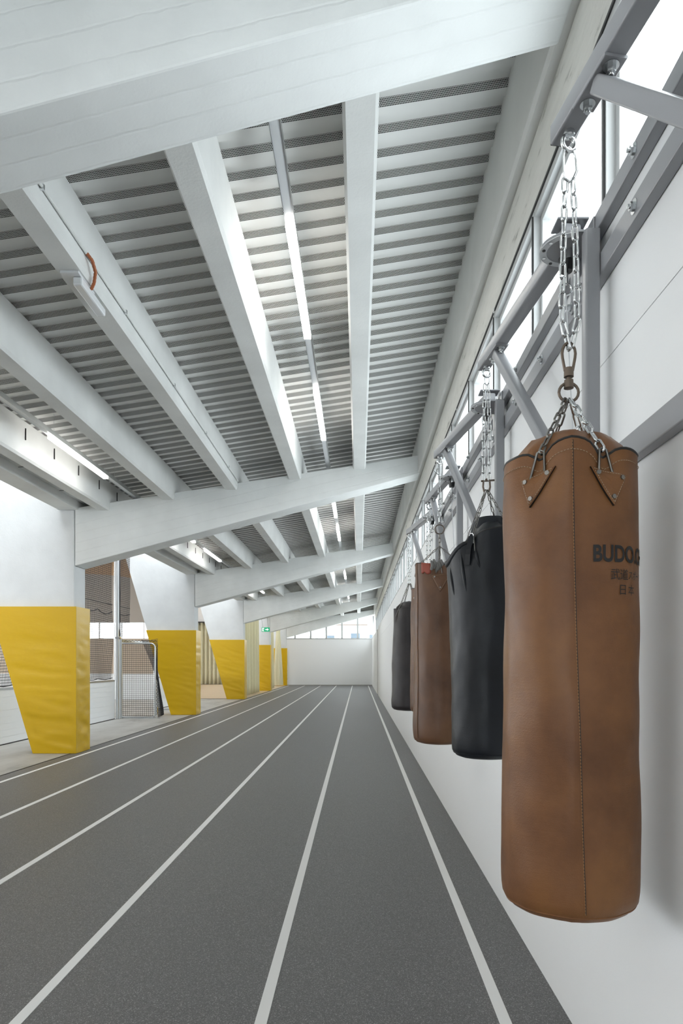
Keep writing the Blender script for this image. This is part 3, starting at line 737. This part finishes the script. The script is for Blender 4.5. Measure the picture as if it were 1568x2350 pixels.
strand(c1, [(cx - 0.010, cy, zt), (cx - 0.018, cy - 0.006, zt - 0.22), (cx - 0.020, cy, zt - 0.40), (cx + 0.002, cy, 2.365)], 'z', 0)
strand(c1, [(cx + 0.012, cy, zt), (cx + 0.022, cy + 0.004, zt - 0.22), (cx + 0.024, cy, zt - 0.41), (cx + 0.008, cy, 2.370)], 'z', 1)
def swivel(parent, cx, cy, zt, s=1.0, mt='rusty'):
    pts = []
    for i in range(11): a_ = R(200 - 220 * i / 10); pts.append((cx + 0.019 * s * math.cos(a_), cy, zt - 0.032 * s + 0.032 * s * math.sin(a_)))
    pts = [(cx - 0.011 * s, cy, zt - 0.080 * s)] + pts + [(cx + 0.011 * s, cy, zt - 0.080 * s)]
    MB().tube(pts, 0.0042 * s, 8).build('swivel_loop', mt, parent, smooth=60)
    MB().tube([(cx, cy, zt - z_ * s) for z_ in (0.072, 0.073, 0.098, 0.099, 0.106, 0.107, 0.130, 0.132)], [0.008 * s, 0.0135 * s, 0.014 * s, 0.006 * s, 0.006 * s, 0.013 * s, 0.014 * s, 0.009 * s], 12).build('swivel_body', mt, parent, smooth=40)
    ri = [(cx + 0.028 * s * math.cos(R(20 * i)), cy, zt - 0.142 * s + 0.027 * s * math.sin(R(20 * i))) for i in range(18)]
    MB().tube(ri, 0.0042 * s, 8, closed=True).build('swivel_ring', mt, parent, smooth=60)
swivel(c1, cx, cy, 2.385)
def leg_chains(parent, cx, cy, ztop, rad, rim, z0, z1, phis, kinds, hook_dz=0.03, spread=0.012):
    for f, kd in zip(phis, kinds):
        tp = Vector((cx + spread * math.sin(f), cy - spread * math.cos(f) * 0.4, ztop))
        foot = bag_pt(cx, cy, rad(f, 0.95) + 0.010, f, rim(f) - 0.055 + hook_dz * 0)
        hk = bag_pt(cx, cy, rad(f, 1.0) + 0.004, f, rim(f) + 0.018)
        strand(parent, [tp, hk], kd, tw=random.uniform(0, 40))
        q = (foot - hk); ux = Vector((math.cos(f), math.sin(f), 0))
        pts = [foot + ux * 0.022, hk + ux * 0.010 + Vector((0, 0, 0.002)), hk + Vector((0, 0, 0.008)), hk - ux * 0.010 + Vector((0, 0, 0.002)), foot - ux * 0.022]
        MB().tube(pts, 0.0036, 6).build('hook_ring', 'dark_zinc', parent, smooth=60)
leg_chains(c1, cx, cy, 2.222, rad, rim, z0, z1, ch, ['d', 'z', 'z', 'd'])
# --- bag 2, black
cx, cy = eye[1]; z0, z1 = 1.005, 2.13
ch = [R(-35), R(35), R(145), R(215)]
b2, rad, rim = make_bag('punching_bag', 'black leather punching bag with slumped top next to the largest tan bag', cx, cy, z0, z1, 0.186, 'black_leather', ch, None, taper=-0.05, seed=4, dome=0.10, rim_dip=0.02, pinch=0.03, collapse=(R(-95), -0.012, 0.70, 0.15))
neck = []
for i, (rr, zz) in enumerate(((0.118, 2.02), (0.112, 2.12), (0.100, 2.19), (0.088, 2.205), (0.082, 2.20), (0.0, 2.195))):
    neck.append([bag_pt(cx + 0.03, cy, max(rr, 0.001) * (1 + 0.05 * math.sin(3 * f + i)), f, zz) for f in [2 * math.pi * j / 36 for j in range(36)]])
MB().grid(neck, closed=True).build('neck_roll', 'black_leather', b2, smooth=70)
roll = []
for i in range(25):
    f = R(-165 + 140 * i / 24); roll.append(bag_pt(cx, cy, rad(f, 1.0) - 0.012, f, rim(f) - 0.004))
MB().tube(roll, [0.006 + 0.016 * math.sin(math.pi * i / 24) for i in range(25)], 8).build('folded_rim', 'black_leather', b2, smooth=70)
for k_, (fa, dz) in enumerate(((-78, 0.17), (-52, 0.22), (-30, 0.13))):
    cr_ = [bag_pt(cx, cy, rad.surf(R(fa + 10 * t_), rim(R(fa)) - 0.03 - dz * t_) - 0.004 + 0.004 * math.sin(math.pi * t_), R(fa + 10 * t_), rim(R(fa)) - 0.03 - dz * t_) for t_ in [q_ / 8 for q_ in range(9)]]
    MB().tube(cr_, [0.002 + 0.007 * math.sin(math.pi * q_ / 8) for q_ in range(9)], 8).build('crease_fold', 'black_leather', b2, smooth=70)
for f in (-35, 35):
    stp = MB(); pts_ = [bag_pt(cx, cy, rad(R(f), 0.97 - 0.16 * i / 6) + 0.006, R(f - 4 * i / 6), z1 - 0.03 - 0.15 * i / 6) for i in range(7)]
    for a_, b_ in zip(pts_, pts_[1:]): stp.bar(a_, b_, 0.026, 0.005, up=(math.sin(R(f)), -math.cos(R(f)), 0))
    stp.build('strap', 'black_leather', b2)
c2 = thing('hanging_chain', (cx, cy, 2.9), 'doubled zinc chain with bolt shackle above the black bag', 'chain', 'bag chains')
carabiner(c2, cx, cy, ZA - 0.044, 0.05, 0.02, 0.0035)
zt = ZA - 0.088
strand(c2, [(cx - 0.008, cy, zt), (cx - 0.016, cy, zt - 0.25), (cx - 0.014, cy, 2.40)], 'z', 0)
strand(c2, [(cx + 0.010, cy, zt), (cx + 0.016, cy, zt - 0.25), (cx + 0.014, cy, 2.40)], 'z', 1)
MB().tube([(cx - 0.012, cy, 2.345), (cx - 0.018, cy, 2.37), (cx - 0.016, cy, 2.40), (cx, cy, 2.41), (cx + 0.016, cy, 2.40), (cx + 0.018, cy, 2.37), (cx + 0.012, cy, 2.345)], 0.005, 8).build('shackle', 'rusty', c2, smooth=60)
MB().cyl((cx - 0.028, cy, 2.40), (cx + 0.040, cy, 2.405), 0.005, 8).build('shackle_bolt', 'rusty', c2)
leg_chains(c2, cx, cy, 2.355, rad, rim, z0, z1, ch, ['s', 's', 's', 's'], spread=0.006)
for f in (-35, 35): dring(c2, bag_pt(cx, cy, rad(R(f), 0.97) + 0.008, R(f), z1 - 0.075), 0.022, 0.05, R(f), 'zinc', 0.003)
# --- bag 3, brown with tape
cx, cy = eye[2]; z0, z1 = 0.895, 2.170
ch = [R(-8), R(82), R(172), R(262)]
b3, rad, rim = make_bag('punching_bag', 'brown leather punching bag with red and grey tape at its rim', cx, cy, z0, z1, 0.190, 'leather_b', ch, R(-62), taper=0.06, seed=8, dome=0.07, rim_dip=0.01)
patch(b3, rad, z0, z1, cx, cy, [(R(-26), z1 - 0.075), (R(20), z1 - 0.06), (R(-6), z1 - 0.20)], 'leather_b')
patch(b3, rad, z0, z1, cx, cy, [(R(60), z1 - 0.07), (R(104), z1 - 0.07), (R(82), z1 - 0.19)], 'leather_b')
seam_path = [bag_pt(cx, cy, rad(R(-62), u) + 0.001, R(-62), z0 + 0.03 + (rim(R(-62)) - z0 - 0.03) * u) for u in [i / 50 for i in range(51)]]
MB().tube(seam_path, 0.0028, 6).build('side_piping', 'leather', b3, smooth=60)
tp = MB(); rows = []
for i in range(6):
    row = []
    for j in range(7):
        f = R(-48 + 22 * j / 6); zz = rim(f) + 0.006 - (0.075 + 0.02 * noise.noise(Vector((j * 0.8, 0, 0)))) * i / 5
        row.append(bag_pt(cx, cy, rad(f, 0.97) + 0.005, f, zz))
    rows.append(row)
MB().grid(rows, flip=True).build('red_tape', 'tape_red', b3, smooth=60).modifiers.new('thickness', 'SOLIDIFY').thickness = 0.003
rows = [[bag_pt(cx, cy, rad(R(15 + 75 * j / 8), 1.0) + (0.006 if i in (0, 1) else -0.012), R(15 + 75 * j / 8), rim(R(15 + 75 * j / 8)) + (-0.03, 0.008, 0.010)[i]) for j in range(9)] for i in range(3)]
MB().grid(rows, flip=True).build('rim_tape', 'tape_red', b3, smooth=60)
kn = MB()
for i in range(9):
    a_ = Vector((cx - 0.05 + 0.018 * i - 0.03, cy - 0.17 + 0.006 * i, z1 - 0.01 + 0.012 * math.sin(i * 2.1)))
    kn.tube([a_ + Vector((0, 0, -0.03)), a_ + Vector((0.01, -0.012, 0.0)), a_ + Vector((0.0, -0.006, 0.035))], [0.010, 0.015, 0.008], 7)
kn.build('grey_tape', 'tape_grey', b3, smooth=60)
c3 = thing('hanging_chain', (cx, cy, 2.9), 'zinc chain with round dark ring above the red-taped brown bag', 'chain', 'bag chains')
carabiner(c3, cx, cy, ZA - 0.044, 0.10, 0.02, 0.0035)
MB().tube([(cx - 0.008, cy, ZA - 0.135), (cx - 0.045, cy - 0.01, ZA - 0.10), (cx - 0.038, cy - 0.01, ZA - 0.092)], 0.003, 6).build('open_hook', 'zinc', c3)
strand(c3, [(cx, cy, ZA - 0.138), (cx - 0.004, cy, 2.50)], 'z', 0); strand(c3, [(cx + 0.012, cy + 0.01, ZA - 0.30), (cx + 0.008, cy, 2.50)], 'z', 1)
MB().tube([(cx + 0.034 * math.cos(R(18 * i)), cy, 2.452 + 0.034 * math.sin(R(18 * i))) for i in range(20)], 0.0042, 8, closed=True).build('ring', 'rusty', c3, smooth=60)
strand(c3, [(cx, cy, 2.42), (cx, cy, 2.325)], 'd', 1)
leg_chains(c3, cx, cy, 2.325, rad, rim, z0, z1, ch, ['s', 's', 's', 's'], spread=0.004)
# --- bag 4, brown behind
cx, cy = eye[3]; z0, z1 = 1.01, 2.165
ch = [R(-40), R(50), R(140), R(230)]
b4, rad, rim = make_bag('punching_bag', 'brown leather punching bag mostly hidden behind the red-taped one', cx, cy, z0, z1, 0.172, 'leather_b', ch, None, taper=0.06, seed=12, dome=0.07)
patch(b4, rad, z0, z1, cx, cy, [(R(-62), z1 - 0.075), (R(-20), z1 - 0.075), (R(-40), z1 - 0.20)], 'leather')
c4 = thing('hanging_chain', (cx, cy, 2.9), 'doubled zinc chain rising behind the red-taped bag', 'chain', 'bag chains')
carabiner(c4, cx, cy, ZA - 0.044, 0.06, 0.02, 0.0035)
strand(c4, [(cx - 0.012, cy, ZA - 0.10), (cx - 0.02, cy, 2.36)], 'z', 0); strand(c4, [(cx + 0.012, cy, ZA - 0.10), (cx + 0.016, cy, 2.36)], 'z', 1)
leg_chains(c4, cx, cy, 2.35, rad, rim, z0, z1, ch, ['d', 'd', 'd', 'd'])
# --- bag 5, dark
cx, cy = eye[4]; z0, z1 = 0.925, 2.10
ch = [R(30), R(120), R(210), R(300)]
b5, rad, rim = make_bag('punching_bag', 'farthest punching bag, dark brown leather, at the end of the row', cx, cy, z0, z1, 0.205, 'dark_leather', ch, None, taper=0.16, seed=15, dome=0.13, pinch=0.035)
patch(b5, rad, z0, z1, cx, cy, [(R(8), z1 - 0.09), (R(52), z1 - 0.09), (R(50), z1 - 0.19), (R(10), z1 - 0.19)], 'dark_leather')
c5 = thing('hanging_chain', (cx, cy, 2.9), 'slim zinc chain above the farthest dark bag', 'chain', 'bag chains')
carabiner(c5, cx, cy, ZA - 0.044, 0.06, 0.02, 0.0035)
strand(c5, [(cx - 0.008, cy, ZA - 0.10), (cx - 0.010, cy, 2.40)], 'z', 0); strand(c5, [(cx + 0.010, cy, ZA - 0.10), (cx + 0.012, cy, 2.40)], 'z', 1)
leg_chains(c5, cx, cy, 2.40, rad, rim, z0, z1, ch, ['d', 'd', 'd', 'd'])

# ------------------------------------------------------------------ left side: boards, net, goal
XB = -6.32
def boards(ya, yb, lb):
    t = thing('rink_board', (XB, (ya + yb) / 2, 0), lb, 'board')
    for i in range(8):
        z = 0.022 + 0.1195 * i
        MB().box(XB - 0.03, XB + (0.002 if i % 2 else 0.0), ya, yb, z, z + 0.1165).build('plank', 'board', t)
    MB().box(XB - 0.025, XB - 0.004, ya, yb, 0.0, 1.0).build('core', 'board', t)
    MB().box(XB - 0.04, XB + 0.006, ya, yb, 0.98, 1.02).build('top_rail', 'alu', t)
    MB().box(XB - 0.03, XB + 0.004, ya, yb, 0.0, 0.02).build('base_strip', 'gasket', t)
    return t
boards(3.0, 17.68, 'white plank rink board running behind the nearest column')
boards(21.3, 27.3, 'short white plank rink board just beyond the goal, beside the second column foot')
te = thing('rink_board', (-13, 27.25, 0), 'white plank rink end board seen through the goal net', 'board')
for i in range(8): MB().box(-20, -6.55, 27.2 - (0.002 if i % 2 else 0.0), 27.23, 0.022 + 0.1195 * i, 0.022 + 0.1195 * i + 0.1165).build('plank', 'board', te)
MB().box(-20, -6.55, 27.205, 27.225, 0, 1.0).build('core', 'board', te)
MB().box(-20, -6.55, 27.19, 27.24, 0.98, 1.02).build('top_rail', 'alu', te)
pole = thing('net_post', (-6.28, 17.76, 0), 'tall aluminium net post standing beside the goal', 'post')
MB().bar((-6.28, 17.76, 0), (-6.28, 17.76, 5.6), 0.075, 0.075, up=(0, 1, 0), r=0.012).build('tube', 'alu', pole, smooth=40)
MB().cyl((-6.35, 17.76, 1.0), (-6.35, 17.76, 5.6), 0.018, 8).build('guide_tube', 'zinc', pole, smooth=60)
MB().bar((-6.32, 17.76, 2.11), (-6.2, 17.76, 2.11), 0.09, 0.05).build('clamp', 'zinc', pole)
MB().box(-6.36, -6.2, 17.68, 17.84, 0, 0.012).build('foot_plate', 'zinc', pole)
def net_sheet(name, parent, fn, nu, nv, su, sv, r):
    """fn(u,v) -> point; nu vertical cords, nv horizontal cords, su/sv samples along each"""
    mb = MB()
    for i in range(nu + 1):
        mb.tube([fn(i / nu, j / sv) for j in range(sv + 1)], r, 3, cap=False)
    for j in range(nv + 1):
        mb.tube([fn(i / su, j / nv) for i in range(su + 1)], r, 3, cap=False)
    return mb.build(name, 'net', parent, kind='stuff')
bn = thing('barrier_net', (XB - 0.05, 13, 1.0), 'black ball-stop net hanging above the white rink board', 'net')
def bfn(u, v):
    y_ = 11.75 + 5.9 * u; z = 1.06 + 4.4 * v
    w = 0.05 * noise.noise(Vector((y_ * 0.9, z * 0.7, 0)))
    return (XB - 0.06 + w, y_ + 0.02 * noise.noise(Vector((y_ * 0.6, z * 1.4, 7))), z + 0.035 * noise.noise(Vector((y_ * 0.7, z * 1.1, 3))))
net_sheet('mesh', bn, bfn, 118, 88, 24, 16, 0.0048)
for (za, sag) in ((1.07, 0.03), (2.96, 0.0), (2.78, 0.09)):
    MB().tube([(XB - 0.055, 11.75 + 5.9 * i / 24, za - sag * math.sin(math.pi * ((i / 4) % 1)) + 0.012 * noise.noise(Vector((i * 0.7, za, 0)))) for i in range(25)], 0.010, 6).build('rope', 'net', bn)
bn2 = thing('barrier_net', (XB - 0.05, 18.4, 2.1), 'black ball-stop net above the goal, left of the second column', 'net')
def bfn2(u, v):
    y_ = 17.85 + 1.1 * u; z = 2.16 + 3.3 * v
    return (XB - 0.04 + 0.04 * noise.noise(Vector((y_, z, 4))), y_, z + 0.03 * noise.noise(Vector((y_ * 0.8, z, 8))))
net_sheet('mesh', bn2, bfn2, 22, 66, 8, 12, 0.0048)
for za, sg in ((2.96, 0.0), (2.80, 0.06)):
    MB().tube([(XB - 0.035, 17.85 + 1.1 * i / 16, za - sg * math.sin(math.pi * i / 16)) for i in range(17)], 0.010, 6).build('rope', 'net', bn2)
MB().cyl((XB - 0.03, 18.15, 1.9), (XB - 0.03, 18.15, 5.5), 0.014, 6).build('side_rope', 'net', bn2)
# goal
G0, G1, GX, GB = 17.92, 20.95, -6.25, -5.34
gl_ = thing('goal', ((GX + GB) / 2, G0, 0), 'small aluminium goal with black net beside the second column', 'goal')
for yy in (G0, G1): MB().bar((GX, yy, 0), (GX, yy, 2.08), 0.08, 0.08, up=(0, 1, 0), r=0.01).build('post', 'alu', gl_, smooth=40)
MB().bar((GX, G0, 2.04), (GX, G1, 2.04), 0.08, 0.08, r=0.01).build('crossbar', 'alu', gl_, smooth=40)
for yy in (G0, G1):
    pts = [(GX, yy, 1.97)]
    pts += [(GB - 0.12 + 0.12 * math.sin(R(15 * i)), yy, 1.97 - 0.12 + 0.12 * math.cos(R(15 * i))) for i in range(7)]
    pts += [(GB, yy, 0.5), (GB, yy, 0.14)] + [(GB - 0.10 + 0.10 * math.cos(R(18 * i)), yy, 0.14 - 0.10 * math.sin(R(18 * i))) for i in range(1, 6)] + [(GX, yy, 0.04)]
    MB().tube(pts, 0.019, 8).build('side_frame', 'alu', gl_, smooth=60)
    MB().box(GX, GB + 0.12, yy - 0.03, yy + 0.03, 0, 0.02).build('base_bar', 'zinc', gl_)
MB().box(GB + 0.01, GB + 0.055, G0, G0 + 0.05, 0.0, 0.30).build('rear_bracket', 'zinc', gl_)
def sfn(u, v):
    x = GX + 0.02 + (GB - GX - 0.01) * u; z = 0.03 + 1.95 * v
    cu_ = max(0, u - 0.87) / 0.13
    z2 = min(z, 1.98 - 0.10 * cu_ * cu_)
    return (x, G0 + 0.03 + 0.012 * noise.noise(Vector((x * 6, z * 6, 1))), z2)
net_sheet('side_net', gl_, sfn, 18, 38, 9, 12, 0.0045)
def wob(u, v):        # zig-zag edge of the rear net along the frame
    return 0
def rfn(u, v):
    z = 0.03 + 2.06 * v; a_ = Vector((GB + 0.05, G0 + 0.03, z)); 
    b_ = Vector((-5.40 - 0.62 * v ** 1.5, 18.92, z)); m_ = Vector((GB + 0.03 - 0.62 * max(0, v - 0.2) ** 2, 18.45, z - 0.05 * v))
    p = a_.lerp(m_, u).lerp(m_.lerp(b_, u), u); return tuple(p)
net_sheet('rear_net', gl_, rfn, 22, 38, 8, 12, 0.0045)
zig = []
for i in range(41): zig.append((GB + 0.035 + 0.022 * (i % 2), G0, 0.1 + 1.85 * i / 40))
MB().tube(zig, 0.008, 5).build('lacing', 'net', gl_)
zig = []
for i in range(21): zig.append((GX + 0.1 + 0.85 * i / 20, G0, 2.02 + 0.03 * (i % 2)))
MB().tube(zig, 0.008, 5).build('lacing', 'net', gl_)

# ------------------------------------------------------------------ curtains, exit sign
def curtain(name, lb, fn, nu, nv):
    rows = [[fn(i / nu, j / nv) for i in range(nu + 1)] for j in range(nv + 1)]
    o = MB().grid(rows).build(name, 'curtain', smooth=80, loc=fn(0.5, 0)); o.modifiers.new('thickness', 'SOLIDIFY').thickness = 0.006
    return tag(o, lb, 'curtain', 'cream curtains')
def cA(u, v):
    y_ = 28.2 + 5.35 * u; f = 0.10 * math.sin(u * 2 * math.pi * 13) + 0.03 * math.sin(u * 47); return (-4.97 + f * (0.75 + 0.35 * (1 - v)) + 0.02 * u, y_, 0.03 + 3.95 * v)
curtain('cream_curtain', 'wide cream curtain hanging between the third and fourth columns', cA, 208, 10)
def cB(u, v):
    y_ = 36.0 + 3.3 * u; f = 0.09 * math.sin(u * 2 * math.pi * 8); return (-4.93 + f * (0.75 + 0.35 * (1 - v)), y_, 0.03 + 3.95 * v)
curtain('cream_curtain', 'narrow cream curtain hanging beside the fourth column', cB, 128, 10)
rows = []
for j in range(25):
    v = j / 24; z = 0.06 + 3.9 * v; w_ = 0.10 + 0.17 * abs(v - 0.82) ** 0.8 + 0.05 * (1 - v); 
    rows.append([Vector((-5.02 + w_ * (1 + 0.13 * math.sin(9 * a_)) * math.cos(a_), 42.5 + w_ * 1.3 * (1 + 0.13 * math.sin(9 * a_)) * math.sin(a_), z)) for a_ in [2 * math.pi * i / 54 for i in range(54)]])
o = MB().grid(rows, closed=True).build('cream_curtain', 'curtain', smooth=80, loc=(-5.02, 42.5, 0)); tag(o, 'gathered cream curtain tied into a bundle before the farthest column', 'curtain', 'cream curtains')
def cC(u, v):
    x = -12.5 + 5.9 * u; return (x, 45.3 + 0.09 * math.sin(u * 2 * math.pi * 22), 0.03 + 4.07 * v)
curtain('cream_curtain', 'long cream curtain on the back wall seen between second and third columns', cC, 260, 6)
ct = MB().box(-12.6, -6.5, 45.2, 45.4, 4.10, 4.17).build('curtain_track', 'gasket', loc=(-9.5, 45.3, 4.1)); tag(ct, 'dark curtain track on the back wall', 'curtain track')
es = thing('exit_sign', (-3.79, 27.8, 2.72), 'green illuminated exit sign hanging under the fourth beam', 'sign')
MB().box(-3.955, -3.625, 27.78, 27.82, 2.72, 2.895).build('panel', 'green', es, bevel=0.006)
MB().cyl((-3.90, 27.8, 2.895), (-3.93, 27.62, beam_bot(-3.93)), 0.004, 5).build('suspension_wire', 'gasket', es)
MB().cyl((-3.68, 27.8, 2.895), (-3.70, 27.62, beam_bot(-3.70)), 0.004, 5).build('suspension_wire', 'gasket', es)
pic = MB(); yq = 27.777
pic.box(-3.93, -3.85, yq, yq + 0.002, 2.742, 2.873); pic.build('door_symbol', 'signwhite', es)
MB().box(-3.865, -3.845, yq - 0.003, yq, 2.745, 2.82).bar((-3.88, yq - 0.001, 2.84), (-3.90, yq - 0.001, 2.78), 0.003, 0.025).build('running_figure', 'green', es)
ar = MB(); ar.box(-3.80, -3.72, yq, yq + 0.002, 2.79, 2.825); ar.add([(-3.73, yq, 2.755), (-3.66, yq, 2.8075), (-3.73, yq, 2.86)], [(0, 1, 2)]); ar.build('arrow', 'signwhite', es)

# ------------------------------------------------------------------ the other hall behind the columns
wb2 = tag(MB().box(-28, -13, 46, 46.2, 0, 3.0).build('wall_back', 'woodwall'), kind='structure')
for i in range(10): MB().box(-28, -13, 45.985, 46.0, 0.7 + 0.24 * i, 0.7 + 0.24 * i + 0.225).build('cladding_board', 'woodwall', wb2)
MB().box(-28, -13, 45.9, 46.0, 0.0, 0.68).build('base_panel', 'board', wb2)
tag(MB().box(-13, -7.2, 45.6, 45.8, 0, 7.5).build('wall_back', 'wall'), kind='structure')
tag(MB().box(-28, -13, 46, 46.2, 4.15, 9.0).build('wall_back', 'greyband'), kind='structure')
w3 = thing('window_3', (-20, 46.1, 3.0), kind='structure')
for k in range(11):
    x = -28 + 1.5 * k
    MB().box(x - 0.03, x + 0.03, 46.05, 46.15, 3.0, 4.15).build('mullion', 'frame', w3)
    if k < 10:
        pn = MB(); pn.add([(x + 0.03, 46.1, 3.0), (x + 1.47, 46.1, 3.0), (x + 1.47, 46.1, 4.15), (x + 0.03, 46.1, 4.15)], [(0, 1, 2, 3)]); pn.build('pane', 'glass', w3)
cl = thing('ceiling', (-18, 20, 7.9), kind='structure')
for k, yy in enumerate((14.0, 22.0, 30.0, 38.0, 44.8)):
    pts = []
    for i in range(25):
        u = i / 24; x = -28 + 19.5 * u; zz = 5.3 + 2.0 * math.sin(math.pi * u); pts.append((x, zz))
    mb = MB()
    for (xa, za), (xb, zb) in zip(pts, pts[1:]): mb.prism([(xa, za), (xb, zb), (xb, zb + 0.55), (xa, za + 0.55)], yy, yy + 0.2)
    mb.build('glulam_arch', 'wood', cl)
rows = []
for yy in (Y0, 46.0):
    rows.append([(-28 + 22.0 * i / 12, yy, 5.85 + 2.0 * math.sin(math.pi * i / 13)) for i in range(13)])
MB().grid(rows).build('timber_lining', 'wood', cl)
MB().box(-6.0, -5.85, Y0, 46, 5.9, 7.0).build('rooflight_kerb', 'wall', cl)
tag(MB().box(-28.2, -28, Y0, 46, 0, 0.6).build('wall_left', 'wall'), kind='structure')
for k, (x, y_) in enumerate(((-17.6, 40.0), (-16.4, 38.6))):
    o = MB().box(x - 0.9, x + 0.9, y_ - 0.06, y_ + 0.06, 6.4 + 0.12 * k, 6.47 + 0.12 * k).build('hall_lamp', 'lamp', loc=(x, y_, 6.4 + 0.12 * k)); tag(o, f'{["lower", "upper"][k]} white tube lamp under the wooden arches', 'lamp', 'tube lamps of the far hall')

# ------------------------------------------------------------------ outside
tag(MB().box(1.4, 60, -20, 120, -0.4, -0.3).build('ground', 'snow'), 'pale ground outside the windows', 'ground', kind='structure')
tag(MB().box(-60, 1.4, 48, 120, -0.4, -0.3).build('ground', 'snow'), 'pale ground behind the building', 'ground', kind='structure')
def house(x0, x1, y0, zt, lb, wins, eave):
    t = thing('house', ((x0 + x1) / 2, y0 + 4, -0.3), lb, 'house')
    MB().box(x0, x1, y0, y0 + 8, -0.3, zt).build('wall', 'house', t)
    if eave: MB().prism([(x0 - 0.5, zt), (x1 + 0.5, zt), ((x0 + x1) / 2, zt + 1.6)], y0 - 0.5, y0 + 8.5).build('roof', 'house', t)
    if eave: MB().box(x0 - 0.5, x1 + 0.5, y0 - 0.55, y0 - 0.5, zt - 0.12, zt).build('eave_board', 'house_dark', t)
    for (a_, b_, c_, d_) in wins:
        w_ = MB().box(a_, b_, y0 - 0.05, y0 + 0.02, c_, d_).build('window', 'pane_dark', t)
        MB().box(a_ - 0.08, b_ + 0.08, y0 - 0.09, y0 - 0.05, c_ - 0.1, c_).build('window_sill', 'house', w_)
house(-3.6, 0.3, 62, 4.9, 'white neighbouring house with dark eaves seen through the end window', [(-0.7, 0.1, 3.0, 4.1), (-2.9, -2.2, 2.9, 3.9)], True)
house(-9.5, -4.2, 66, 4.0, 'low pale neighbouring building with dark windows', [(-5.6, -4.8, 3.0, 3.6), (-7.2, -6.3, 3.0, 3.6), (-9, -8.1, 3.0, 3.6)], False)
house(0.8, 2.6, 70, 5.0, 'small white gabled house near the right corner', [(1.1, 1.5, 3.8, 4.3), (1.7, 2.1, 3.8, 4.3)], False)
